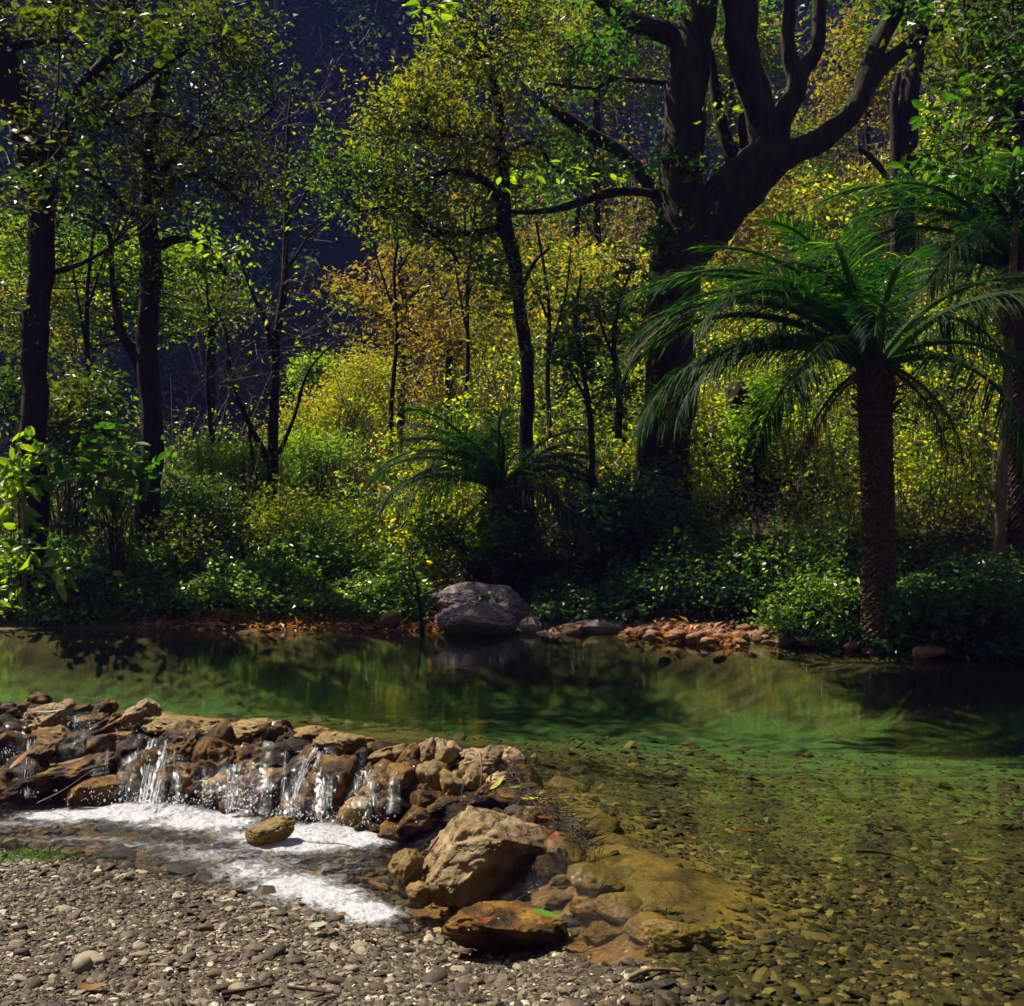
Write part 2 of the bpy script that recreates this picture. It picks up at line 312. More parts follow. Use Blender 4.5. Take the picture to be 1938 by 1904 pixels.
def mat_fall(name):
    m, nt, N, L = nodes(name); out = N('ShaderNodeOutputMaterial')
    at = N('ShaderNodeAttribute'); at.attribute_name = 'st'; mp = N('ShaderNodeMapping'); mp.inputs['Scale'].default_value = (38, 3, 1); L(at.outputs['Vector'], mp.inputs[0])
    n1 = noise_node(nt, 1, 4, .65, mp.outputs[0], .6); sx = N('ShaderNodeSeparateXYZ'); L(at.outputs['Vector'], sx.inputs[0])
    ad = N('ShaderNodeMath'); ad.operation = 'ADD'; L(n1.outputs[0], ad.inputs[0]); L(sx.outputs[2], ad.inputs[1])
    rr = ramp(nt, [(.55, (0, 0, 0)), (.66, (1, 1, 1))], ad.outputs[0], L)
    b = N('ShaderNodeBump'); b.inputs['Strength'].default_value = 1; b.inputs['Distance'].default_value = .01; L(n1.outputs[0], b.inputs['Height'])
    d = N('ShaderNodeBsdfDiffuse'); d.inputs['Color'].default_value = (.75, .8, .9, 1); t2 = N('ShaderNodeBsdfTranslucent'); t2.inputs['Color'].default_value = (.8, .85, .95, 1)
    s0 = N('ShaderNodeMixShader'); s0.inputs[0].default_value = .6; L(d.outputs[0], s0.inputs[1]); L(t2.outputs[0], s0.inputs[2])
    tr = N('ShaderNodeBsdfTransparent'); gl = N('ShaderNodeBsdfGlossy'); gl.inputs['Roughness'].default_value = .08; L(b.outputs[0], gl.inputs['Normal'])
    s1 = N('ShaderNodeMixShader'); s1.inputs[0].default_value = .04; L(tr.outputs[0], s1.inputs[1]); L(gl.outputs[0], s1.inputs[2])
    s2 = N('ShaderNodeMixShader'); L(rr.outputs[0], s2.inputs[0]); L(s1.outputs[0], s2.inputs[1]); L(s0.outputs[0], s2.inputs[2])
    L(s2.outputs[0], out.inputs[0]); return m
M['fall'] = mat_fall('falling water')

# ------------------------------------------------------------------ the ground and the two water levels
LOW = -0.38
crest_u = np.array([-400, 0, 100, 200, 300, 400, 500, 600, 700, 800, 900, 985])
crest_v = np.array([1318, 1335, 1337, 1346, 1364, 1380, 1389, 1397, 1411, 1425, 1433, 1446])
base_u = np.array([-400, 0, 100, 200, 300, 400, 500, 600, 700, 760, 830, 985])
base_v = np.array([1530, 1530, 1525, 1520, 1520, 1535, 1550, 1565, 1578, 1600, 1640, 1660])
def y_crest(u): return H * F_PX / (np.interp(u, crest_u, crest_v) - CV)
def y_base(u): return (H - LOW) * F_PX / (np.interp(u, base_u, base_v) - CV)
def y_weir(u, v):                                    # distance of a weir stone seen at (u, v): crest stones stand farther than foot stones
    a, b = np.interp(u, crest_u, crest_v), np.interp(u, base_u, base_v)
    t = np.clip((v - a) / (b - a), -.1, 1.1); return y_crest(u) * (1 - t) + y_base(u) * t

def rbf(pts, vals, smooth=.02):
    pts, vals = np.asarray(pts, float), np.asarray(vals, float); m = vals.mean()
    K = np.linalg.norm(pts[:, None] - pts[None], axis=2); K = -K
    wgt = np.linalg.solve(K - smooth * np.eye(len(pts)), vals - m)
    def f(x, y):
        q = np.stack([np.ravel(x), np.ravel(y)], 1); out = np.empty(len(q))
        for i in range(0, len(q), 40000):
            d = np.linalg.norm(q[i:i + 40000, None] - pts[None], axis=2); out[i:i + 40000] = -(d @ wgt) + m
        return out
    return f
gp, gv = [], []
for (u, v, z) in [(1700, 1500, -.5), (1938, 1450, -.65), (1938, 1600, -.42), (1938, 1750, -.27), (1938, 1904, -.13), (1600, 1904, -.075), (1450, 1904, -.03),
                  (1330, 1860, .0), (1262, 1880, .03), (1500, 1750, -.19), (1500, 1600, -.38), (1250, 1600, -.18), (1250, 1500, -.36), (1130, 1530, -.12), (1100, 1480, -.24),
                  (1300, 1700, -.10), (1200, 1650, -.06), (1120, 1600, -.05), (1350, 1440, -.62), (1100, 1400, -.55), (900, 1395, -.5), (700, 1370, -.52), (500, 1345, -.55), (300, 1325, -.55), (0, 1300, -.5),
                  (0, 1565, -.5), (150, 1560, -.52), (300, 1560, -.52), (500, 1600, -.5), (600, 1670, -.47), (720, 1710, -.46), (0, 1600, -.42), (650, 1600, -.5),
                  (0, 1624, LOW), (120, 1634, LOW), (250, 1654, LOW), (400, 1684, LOW), (560, 1724, LOW), (700, 1760, LOW), (790, 1788, LOW), (850, 1802, -.36), (1000, 1812, -.29), (1150, 1816, -.17), (1230, 1822, -.06),
                  (870, 1722, -.42), (1000, 1712, -.24), (1100, 1700, -.16), (1200, 1735, -.12), (1150, 1770, -.19), (960, 1760, -.34),
                  (0, 1700, -.30), (0, 1904, -.19), (300, 1904, -.19), (600, 1904, -.17), (400, 1780, -.27), (700, 1840, -.28), (900, 1850, -.24), (1100, 1904, -.04), (1000, 1904, -.09), (1000, 1850, -.20), (1130, 1860, -.08), (1200, 1904, .02), (1180, 1850, .0)]:
    q = P(u, v, z=z); gp.append(q[:2]); gv.append(z)
for u in crest_u: q = P(u, 1, y=y_crest(u) - .12); gp.append((q[0], q[1])); gv.append(-.16)
for u in base_u[:-2]: q = P(u, 1, y=y_base(u) + .15); gp.append((q[0], q[1])); gv.append(-.48)
for x, y, z in [(-3, 2, -.1), (-1, 2, -.03), (1, 2, .06), (3, 2, .02), (3, 3, -.06), (-6, 4, -.1), (-6, 2, 0), (6, 3, -.05), (6, 6, -.5), (0, 0, .05), (-6, 0, .1), (6, 0, .1), (-5, 9.6, -.5), (0, 9.6, -.65), (5, 9, -.65), (-7, 6, -.5)]:
    gp.append((x, y)); gv.append(z)
near_g = rbf(gp, gv)
def y_bank(x): return np.interp(x, [-40, -6, .5, 3, 5, 8, 30], [14.2, 13.35, 13.2, 11.75, 10.75, 9.9, 9.0])
def ground_z(x, y):
    x, y = np.ravel(np.asarray(x, float)), np.ravel(np.asarray(y, float)); yb = y_bank(x) + .12 * fbm2(x, y * 0, .9, 3, 4.0); t = y - yb
    a = sm(x / np.maximum(y, 8), -.16, .06)
    tt = np.clip(t, 0, None)
    z = .10 * sm(t, 0, .35) + .10 * np.minimum(tt, 16) * (1 - a) + a * (.12 * np.minimum(tt, 1.5) + .50 * np.clip(tt - 1.5, 0, 17))
    z = z - (1 - a) * .12 * np.clip(t - 18, 0, 14) - a * .15 * np.clip(t - 20, 0, 14)
    foot = 50 + .45 * np.clip(x, -60, 60) + 4 * fbm2(x, y * 0, .03, 2, 9.0)
    z = z + 2.05 * np.clip(y - foot, 0, 27) + .2 * np.clip(y - foot - 27, 0, 60)
    z = z + np.where(t > .5, .12 * fbm2(x, y, .8, 3), 0) + sm(y, 45, 60) * 1.6 * fbm2(x, y, .12, 4)
    bed = -.72 * sm(-t, 0, 1.7) + .03 * fbm2(x, y, 2.2, 3, 2.)
    z = np.where(t < 0, bed, z)
    nz = near_g(x, y) + .008 * fbm2(x, y, 5, 3, 1.)
    k = sm(y, 8.9, 10.2); inside = (np.abs(x) < 12)
    zz = np.where(y < 8.9, nz, nz * (1 - k) + z * k)
    side = sm(np.abs(x), 8, 16)                       # beyond the frame the near ground runs on as a low bank
    zz = np.where(y < 10.2, zz * (1 - side) + (.25 + .02 * np.abs(x)) * side, zz)
    return zz
W = [P(u, 1, y=y_crest(u) - .02)[:2] for u in crest_u] + [P(u, v, z=0)[:2] for u, v in [(1010, 1480), (1050, 1560), (1095, 1640), (1190, 1700), (1235, 1760), (1250, 1830), (1195, 1904)]]
W = np.array(W)
poly = np.vstack([[-30, W[0][1]], W, [.5, -20], [-30, -20]])
def downstream(x, y):
    x, y = np.ravel(x), np.ravel(y); ins = np.zeros(len(x), bool); n = len(poly)
    for i in range(n):
        (x1, y1), (x2, y2) = poly[i], poly[(i + 1) % n]
        c = ((y1 > y) != (y2 > y)); ins ^= c & (x < (x2 - x1) * (y - y1) / (y2 - y1 + 1e-12) + x1)
    return ins
wp = [(q[0], q[1]) for q in W]; wv = [0.0] * len(W)
for u in base_u[:-2]: q = P(u, 1, y=y_base(u) + .1); wp.append((q[0], q[1])); wv.append(LOW)
for (u, v, z) in [(0, 1600, LOW), (300, 1640, LOW), (500, 1650, LOW), (650, 1700, LOW), (750, 1740, LOW), (830, 1760, LOW + .01), (1150, 1722, -.05), (1080, 1716, -.11), (1000, 1712, -.17), (930, 1722, -.27), (870, 1732, LOW + .02),
                  (1170, 1768, -.06), (1120, 1790, -.16), (1050, 1800, -.26), (900, 1800, LOW), (1185, 1815, -.09), (400, 1800, LOW), (800, 1850, LOW), (0, 1800, LOW), (-200, 1600, LOW), (800, 1640, LOW + .02), (900, 1600, -.3)]:
    q = P(u, v, z=z); wp.append(q[:2]); wv.append(z)
wf = rbf(wp, wv, .002)
def water_z(x, y):
    x, y = np.ravel(x), np.ravel(y); return np.where(downstream(x, y), np.clip(wf(x, y), LOW, 0), 0.0)

def grid(x0, x1, y0, y1, step):
    xs = np.arange(x0, x1 + step * .5, step); ys = np.arange(y0, y1 + step * .5, step)
    X, Y = np.meshgrid(xs, ys); nx = len(xs); ny = len(ys)
    i = (np.arange(ny - 1)[:, None] * nx + np.arange(nx - 1)[None]).ravel()
    return X.ravel(), Y.ravel(), np.stack([i, i + 1, i + nx + 1, i + nx], 1)
def lerpc(a, b, t): return a * (1 - t[:, None]) + np.asarray(b)[None] * t[:, None]
def ground_col(x, y, z):
    n = len(x); wz = water_z(x, y); dep = wz - z; dn = downstream(x, y)
    col = np.tile(np.array([.060, .044, .027]), (n, 1))
    nz = fbm2(x, y, 1.6, 4, 3.); n2 = fbm2(x, y, 5., 3, 8.)
    col = lerpc(col, (.036, .026, .009), sm(dep, 0, .1))
    def blob(u, v, zz, rx, ry):
        c = P(u, v, z=zz); return np.exp(-(((x - c[0]) / rx) ** 2 + ((y - c[1]) / ry) ** 2))
    silt = .75 * np.clip(blob(1180, 1620, -.08, .7, 1.1) + blob(1300, 1690, -.1, .5, .45) + blob(1090, 1530, -.15, .35, .6) + blob(1420, 1650, -.2, .5, .3) + blob(1260, 1740, -.05, .35, .25) * .8, 0, 1)
    col = lerpc(col, (.17, .10, .025), sm(silt * (1 + .7 * nz) + .25 * n2, .05, .9) * (~dn))
    up = (~dn) & (y > 4.5)
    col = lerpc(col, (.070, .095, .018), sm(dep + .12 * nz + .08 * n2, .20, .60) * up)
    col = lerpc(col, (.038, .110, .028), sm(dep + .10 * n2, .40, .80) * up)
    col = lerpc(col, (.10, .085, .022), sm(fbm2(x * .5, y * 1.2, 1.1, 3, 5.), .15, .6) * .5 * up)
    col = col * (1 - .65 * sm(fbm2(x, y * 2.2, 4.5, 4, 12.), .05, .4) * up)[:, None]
    yb = y_bank(x); col = lerpc(col, (.10, .075, .03), sm(y, yb - .7, yb - .2) * sm(yb + .6 - y, 0, .3))
    col = lerpc(col, (.17, .10, .036), (dn & (dep > 0)) * 1.0)
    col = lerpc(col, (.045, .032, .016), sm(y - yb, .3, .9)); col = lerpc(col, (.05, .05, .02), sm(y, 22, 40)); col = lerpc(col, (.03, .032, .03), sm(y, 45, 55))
    return col * (1 + .25 * n2)[:, None]
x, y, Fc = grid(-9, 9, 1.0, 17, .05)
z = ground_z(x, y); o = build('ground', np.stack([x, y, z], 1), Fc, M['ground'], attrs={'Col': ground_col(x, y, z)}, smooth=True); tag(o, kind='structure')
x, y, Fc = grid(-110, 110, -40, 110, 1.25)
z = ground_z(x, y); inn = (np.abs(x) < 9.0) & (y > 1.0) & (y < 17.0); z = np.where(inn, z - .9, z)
z = z + 1.3 * np.clip(-y - 4, 0, 30) + np.where(y < 45, .9 * np.clip(np.abs(x) - 20 - .4 * np.clip(y, 0, 60), 0, 40), 0)  # unseen slopes behind and beside the camera, added to cut sky light
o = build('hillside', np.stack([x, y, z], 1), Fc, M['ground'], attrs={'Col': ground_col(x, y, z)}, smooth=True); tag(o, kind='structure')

# pool water: flat; stream water: real waves, foam where it churns
xs = np.r_[np.arange(-14, -4.6, .25), np.arange(-4.6, 1.3, .03), np.arange(1.3, 14.2, .25)]; ys = np.r_[np.arange(1, 3, .25), np.arange(3, 9.4, .03), np.arange(9.4, 15.2, .2)]
X, Y = np.meshgrid(xs, ys); nx, ny = len(xs), len(ys); i = (np.arange(ny - 1)[:, None] * nx + np.arange(nx - 1)[None]).ravel(); Fc = np.stack([i, i + 1, i + nx + 1, i + nx], 1); x, y = X.ravel(), Y.ravel()
keep = ~downstream(x, y)
gz = ground_z(x, y); ok = keep & (gz < .06)
Fk = Fc[ok[Fc].any(1)]
V = np.stack([x, y, water_z(x, y)], 1)
o = build('pool_water', V, Fk, M['pool'], smooth=True); tag(o, kind='structure')
x, y, Fc = grid(-4.6, 1.0, 3.2, 9.4, .02)
dn = downstream(x, y); gz = ground_z(x, y); wz = water_z(x, y)
def wblob(u, v, zz, rx, ry, ang=0):
    c = P(u, v, z=zz); dx, dy = x - c[0], y - c[1]; ca, sa = math.cos(R(ang)), math.sin(R(ang))
    return np.exp(-(((dx * ca + dy * sa) / rx) ** 2 + ((-dx * sa + dy * ca) / ry) ** 2))
foam = np.zeros_like(x)
for (u, v, rx, ry, a, s) in [(130, 1545, .35, .16, 0, .7), (260, 1538, .4, .22, 0, .9), (390, 1555, .35, .25, -10, .8), (330, 1562, .5, .14, -5, .45), (600, 1578, .28, .2, 0, .9), (680, 1592, .2, .16, 0, .8), (560, 1605, .35, .12, 0, .7),
                             (470, 1585, .2, .15, 0, .6), (480, 1650, .35, .3, -30, .45), (560, 1680, .3, .25, -30, .6), (620, 1700, .26, .2, -40, .7), (690, 1725, .22, .14, -40, .75), (720, 1735, .15, .1, 0, .6), (420, 1620, .5, .16, 0, .4), (300, 1600, .7, .14, 0, .3), (150, 1590, .6, .1, 0, .3), (650, 1640, .4, .2, 0, .25), (50, 1560, .5, .12, 0, .35)]:
    foam = np.maximum(foam, s * wblob(u, v, LOW, rx, ry, a))
act = np.clip(.35 + foam * 1.2, 0, 1.2) * sm(wz, -.02, -.12)
wave = .009 * fbm2(x, y, 11, 2, 6.) + .010 * fbm2(x, y * 1.6, 5, 2, 2.)
wz2 = wz + act * wave + foam * .02
keep = dn & (wz2 > gz - .03)
Fk = Fc[keep[Fc].all(1)]
core = (wz > -.30) & (wz < -.04) & (x < P(1000, 1500, z=0)[0] - .1) & (y > 5.6)
Fk = Fk[~core[Fk].all(1)]
o = build('stream_water', np.stack([x, y, wz2], 1), Fk, M['stream'], attrs={'foam': foam}, smooth=True); tag(o, kind='structure')

# ------------------------------------------------------------------ stones
_ico = {}
def ico(sub):
    if sub not in _ico:
        bm = bmesh.new(); bmesh.ops.create_icosphere(bm, subdivisions=sub, radius=1.0)
        V = np.array([v.co[:] for v in bm.verts]); Fc = np.array([[v.index for v in f.verts] for f in bm.faces]); bm.free(); _ico[sub] = (V, Fc)
    return _ico[sub]
def rock_shape(seed, sub=4, amp=.22, cuts=7, fine=.05, planes=None, keep=.75, freq=1.3, fbmf=4.0):
    V, Fc = ico(sub); V = V.copy(); r = np.random.default_rng(seed)
    V = V * (1 + amp * fbm(V * freq + seed * 3.1, 3))[:, None]
    pl = list(planes or [])
    for _ in range(cuts):
        n = r.normal(size=3); n /= np.linalg.norm(n); pl.append((n, r.uniform(.55, .9)))
    for n, h in pl:
        n = np.asarray(n, float); n = n / np.linalg.norm(n); d = V @ n; V = V - np.clip(d - h, 0, None)[:, None] * n[None] * keep
    q = fbm(V * fbmf + seed * 7.7, 4); V = V * (1 + fine * (1 - 2 * np.abs(q)) + fine * .5 * q)[:, None]
    return V, Fc
def put(V, loc, scale, rot=(0, 0, 0)):
    m = np.array(Matrix.LocRotScale(None, __import__('mathutils').Euler(rot), None).to_3x3())
    return (V * np.asarray(scale)) @ m.T + np.asarray(loc)
def stone(name, u, v, hw, hh, mat, seed, y=None, z=None, depth=1.0, tilt=0, parent=None, sub=4, cuts=6, amp=.2, planes=None, fine=.05, rz=None, push=0, keep=.75):
    c = P(u, v, y=y, z=z); s = c[1] / F_PX; c[1] += push
    V, Fc = rock_shape(seed, sub, amp, cuts, fine, planes, keep)
    rz = random.Random(seed).uniform(-.25, .25) if rz is None else rz
    V = V / (np.ptp(V, axis=0) / 2) ; V -= (V.max(0) + V.min(0)) / 2
    V = put(V, (0, 0, 0), (hw * s, (hw + hh) / 2 * s * depth, hh * s), (0, R(-tilt), rz))
    o = build(name, V, Fc, mat, None, smooth=True)
    if parent is not None: o.parent = parent; o.location = Vector(c) - parent.location
    else: o.location = Vector(c)
    return o

weir = empty('stone_weir', P(500, 1, y=y_crest(500))[:2].tolist() + [-.5], 'low dam of loose wet brown and tan stones holding back the green pool', 'weir')
D_, B_, T_, O_ = 'rock_wet_shaded', 'rock_wet', 'rock_tan', 'rock_ochre'
WS = [(68, 1330, 19, 16, 0, B_), (22, 1350, 26, 16, 0, B_), (120, 1339, 22, 13, 5, T_), (92, 1362, 42, 24, 8, T_), (168, 1371, 26, 15, 5, B_), (195, 1343, 18, 16, 0, B_), (5, 1378, 26, 20, 0, D_), (150, 1345, 16, 10, 0, B_),
      (228, 1372, 62, 20, 28, B_), (262, 1368, 42, 32, 20, T_), (352, 1379, 66, 17, -4, O_), (430, 1388, 50, 17, -5, O_), (305, 1366, 34, 14, -5, O_), (342, 1430, 42, 52, 0, B_), (400, 1440, 34, 60, 0, D_), (50, 1449, 48, 22, 25, B_), (15, 1420, 38, 30, 10, D_), (90, 1405, 45, 26, 0, D_), (150, 1420, 40, 30, 10, D_), (205, 1425, 38, 34, 15, D_),
      (132, 1472, 76, 24, 14, B_), (60, 1500, 60, 26, 16, D_), (20, 1480, 40, 30, 16, D_), (170, 1505, 62, 24, 12, D_), (250, 1440, 34, 40, 25, D_), (285, 1470, 40, 45, 20, B_), (240, 1495, 30, 28, 0, B_),
      (475, 1388, 44, 20, -3, O_), (523, 1391, 27, 24, 10, B_), (424, 1445, 48, 44, 0, B_), (467, 1450, 46, 34, 5, B_), (583, 1391, 32, 13, 0, O_), (553, 1423, 24, 22, 0, B_), (545, 1405, 22, 20, 0, B_), (612, 1398, 22, 12, 0, B_), (567, 1462, 54, 26, 38, B_), (520, 1440, 30, 28, 0, D_), (596, 1438, 50, 18, 42, B_),
      (655, 1419, 52, 26, -8, O_), (688, 1440, 26, 22, 0, D_), (640, 1495, 40, 54, 8, B_), (600, 1500, 30, 45, 0, D_), (673, 1541, 34, 26, 30, O_), (433, 1540, 16, 24, 10, B_), (486, 1506, 48, 40, 35, B_), (530, 1510, 30, 34, 0, D_), (593, 1532, 28, 20, 0, B_), (460, 1560, 24, 16, 0, B_), (560, 1540, 26, 24, 0, B_), (420, 1500, 40, 34, 0, D_), (350, 1490, 44, 38, 0, D_), (300, 1505, 30, 22, 0, B_),
      (733, 1438, 30, 20, 15, O_), (773, 1442, 24, 28, 0, D_), (809, 1438, 22, 32, 8, T_), (846, 1435, 29, 27, -10, T_), (819, 1480, 25, 33, 5, O_), (862, 1494, 22, 36, 32, O_), (898, 1488, 20, 28, 0, O_), (917, 1440, 48, 22, 3, T_), (973, 1446, 20, 20, -20, T_), (804, 1523, 20, 22, -5, B_), (946, 1481, 26, 14, 15, T_), (918, 1508, 22, 16, 25, B_), (770, 1490, 30, 36, 10, D_), (730, 1480, 34, 34, 20, B_), (745, 1535, 32, 34, 10, D_), (715, 1510, 30, 30, 0, D_), (855, 1530, 44, 16, 10, B_), (880, 1545, 40, 16, 0, D_), (990, 1480, 30, 22, -20, B_), (1005, 1510, 30, 20, -30, D_), (960, 1515, 30, 16, -10, B_),
      (790, 1560, 34, 24, 10, B_), (745, 1585, 26, 20, 0, B_), (700, 1580, 24, 18, 0, D_)]
for i, (u, v, hw, hh, tl, mt) in enumerate(WS):
    stone('stone', u, v, hw * 1.3, hh * 1.2, M[B_ if mt == D_ and i % 3 else mt], 100 + i, y=float(y_weir(u, v)), tilt=tl, parent=weir, sub=5 if hw > 40 else 4, fine=.09, push=.05, cuts=9, amp=.34)
r_ = np.random.default_rng(5)
for i in range(95):                                  # stones packed behind and beyond the ones in front
    u = r_.uniform(-330, 985) if i > 22 else r_.uniform(-380, 0); a, b = np.interp(u, crest_u, crest_v), np.interp(u, base_u, base_v); t = r_.uniform(.12, .95); v = a + (b - a) * t
    hw = r_.uniform(24, 52); stone('stone', u, v, hw, hw * r_.uniform(.4, .8), M[r_.choice([D_, D_, B_])], 300 + i % 30, y=float(y_weir(u, v)), tilt=r_.uniform(-25, 25), parent=weir, sub=3, push=.16)

o = stone('boulder', 932, 1622, 138, 106, M['rock_tan'], 11, y=5.15, depth=.85, tilt=4, sub=6, cuts=3, amp=.18, fine=.05, rz=.12, keep=.95,
          planes=[((.62, -.2, .78), .42), ((-.85, -.1, .5), .6), ((.45, -.85, -.3), .40), ((-.35, -.8, .5), .56), ((.9, -.3, .1), .7), ((.1, -.5, .9), .6)])
tag(o, 'largest tan boulder beside the right end of the weir, dry and sunlit on top', 'boulder')
o = stone('boulder', 770, 1648, 34, 42, M['rock_ochre'], 12, y=5.1, sub=5, cuts=5, tilt=5); tag(o, 'small amber wet boulder pressed against the left side of the large tan boulder', 'boulder')
o = stone('boulder', 800, 1690, 32, 24, M['rock_ochre'], 13, y=5.0, sub=4, cuts=5); tag(o, 'low cracked amber rock below the amber boulder, at the foot of the large tan boulder', 'boulder')
o = stone('boulder', 952, 1762, 118, 44, M['rock_wet'], 14, y=4.45, depth=.7, tilt=3, sub=6, cuts=3, amp=.16, rz=-.1, planes=[((0, -.8, -.6), .45), ((.1, -.1, 1), .6)])
tag(o, 'flat wet brown rock in front of the large tan boulder, carrying a long green leaf', 'rock')
o = stone('boulder', 1285, 1772, 84, 30, M['rock_ochre'], 15, y=3.98, depth=.8, tilt=-4, sub=5, cuts=5, rz=.2); tag(o, 'golden brown slab just under the clear water where the gravel meets the pool', 'rock')
o = stone('boulder', 508, 1574, 52, 24, M['rock_ochre'], 16, y=(H - LOW - .02) * F_PX / (1590 - CV), tilt=14, sub=5, cuts=4); tag(o, 'smooth ochre rock standing alone in the white foam below the weir', 'rock')
o = stone('boulder', 1070, 1660, 70, 34, M['rock_wet_shaded'], 17, y=5.0, tilt=-18, sub=5, cuts=4); tag(o, 'dark wet rock in shadow at the right foot of the large tan boulder', 'rock')
o = stone('boulder', 1040, 1570, 42, 34, M['rock_wet'], 18, y=5.45, tilt=-35, sub=4, cuts=4); tag(o, 'brown rock behind the right shoulder of the large tan boulder', 'rock')
# far bank boulders
o = stone('boulder', 902, 1172, 80, 33, M['rock_grey'], 21, y=13.0, depth=1.0, tilt=-3, sub=6, cuts=2, amp=.12, planes=[((.5, -.5, .6), .7), ((-.6, -.3, .6), .72)], rz=.1); tag(o, 'rounded grey purple boulder at the far waterline, in front of the bigger one', 'boulder')
o = stone('boulder', 910, 1148, 100, 46, M['rock_grey'], 22, y=13.7, depth=.9, tilt=-8, sub=6, cuts=3, amp=.14, rz=.3); tag(o, 'widest grey boulder on the far bank, behind the rounded one at the waterline', 'boulder')
o = stone('boulder', 1040, 1162, 34, 26, M['rock_grey'], 23, y=13.5, sub=5); tag(o, 'small blue grey rock right of the far boulders with weeds around it', 'rock')
o = stone('boulder', 1010, 1185, 30, 18, M['rock_grey'], 24, y=13.1, sub=4); tag(o, 'low grey stone between the rounded far boulder and the mossy rocks', 'rock')
o = stone('boulder', 740, 1173, 22, 15, M['rock_red'], 25, y=13.25, sub=4); tag(o, 'small dark brown rock on the leaf litter left of the far boulders', 'rock')
o = stone('boulder', 1062, 1196, 50, 14, M['rock_red'], 26, y=12.9, tilt=8, sub=4); tag(o, 'long low brown rock at the far waterline right of the boulders', 'rock')
o = stone('boulder', 1140, 1188, 58, 18, M['rock_grey'], 27, y=13.0, tilt=-4, sub=4); tag(o, 'low mossy rock mound covered in dry stems on the far bank', 'rock')
SP = [(1215, 1192, 18, 8), (1240, 1200, 16, 8), (1262, 1188, 18, 8), (1285, 1202, 17, 9), (1300, 1190, 18, 10), (1318, 1206, 18, 10), (1325, 1193, 16, 9), (1345, 1200, 15, 9), (1350, 1188, 16, 9), (1368, 1206, 16, 9), (1378, 1193, 18, 11), (1398, 1203, 17, 10), (1412, 1192, 20, 11), (1432, 1208, 15, 8), (1445, 1198, 20, 12), (1468, 1205, 14, 8), (1482, 1212, 16, 9), (1500, 1205, 22, 13), (1530, 1215, 16, 8), (1560, 1216, 14, 7), (1270, 1206, 14, 6), (1340, 1213, 14, 6), (1405, 1215, 14, 6), (1455, 1217, 13, 6), (1228, 1206, 12, 6), (1755, 1232, 30, 12), (1610, 1222, 14, 8), (1195, 1198, 12, 7)]
pr = np.random.default_rng(77)
for _ in range(46):
    u0 = pr.uniform(1200, 1500); SP.append((u0, 1196 + (u0 - 1200) * .05 - pr.uniform(0, 14), pr.uniform(9, 17), pr.uniform(5, 10)))
pile = empty('stone_pile', P(1350, 1205, z=0), 'heap of reddish river stones at the far waterline left of the thick palm trunk', 'stone pile')
for i, (u, v, hw, hh) in enumerate(SP):
    yy = float((H - .03) * F_PX / (v + hh * .55 - CV)); yy = min(yy, float(y_bank((u - CU) / F_PX * 12.6)) + .35); stone('stone', u, v, hw * 1.1, hh * 1.15, M['rock_red'], 500 + i, y=yy, parent=pile, sub=3, tilt=r_.uniform(-15, 15))

ground_o = bpy.data.objects['ground']
for i, (u, v, hw, hh, tl, zz) in enumerate([(1040, 1520, 50, 16, -30, -.03), (1110, 1560, 62, 16, -14, -.06), (1085, 1612, 55, 20, -25, -.03), (1165, 1610, 70, 18, -10, -.08), (1130, 1665, 58, 20, -12, -.04), (1210, 1668, 72, 20, -8, -.07), (1180, 1715, 60, 18, -6, -.07), (1270, 1715, 74, 20, -8, -.08),
        (1120, 1712, 44, 16, 4, -.10), (1060, 1706, 56, 16, 6, -.16), (990, 1712, 60, 14, 6, -.22), (1225, 1755, 46, 16, 0, -.06), (1330, 1745, 56, 16, -6, -.10), (1140, 1768, 40, 16, 0, -.14), (1100, 1795, 36, 12, 0, -.22), (1260, 1640, 60, 14, -10, -.12), (1340, 1690, 56, 12, -6, -.14), (890, 1735, 60, 16, 8, -.34), (1190, 1530, 46, 10, 0, -.2), (1075, 1490, 40, 10, -10, -.12)]):
    q = stone('stone', u, v, hw, hh * 1.3, M['rock_silt'], 800 + i, z=zz - .05, tilt=tl, sub=4, cuts=5, depth=1.6, fine=.05); q.parent = ground_o
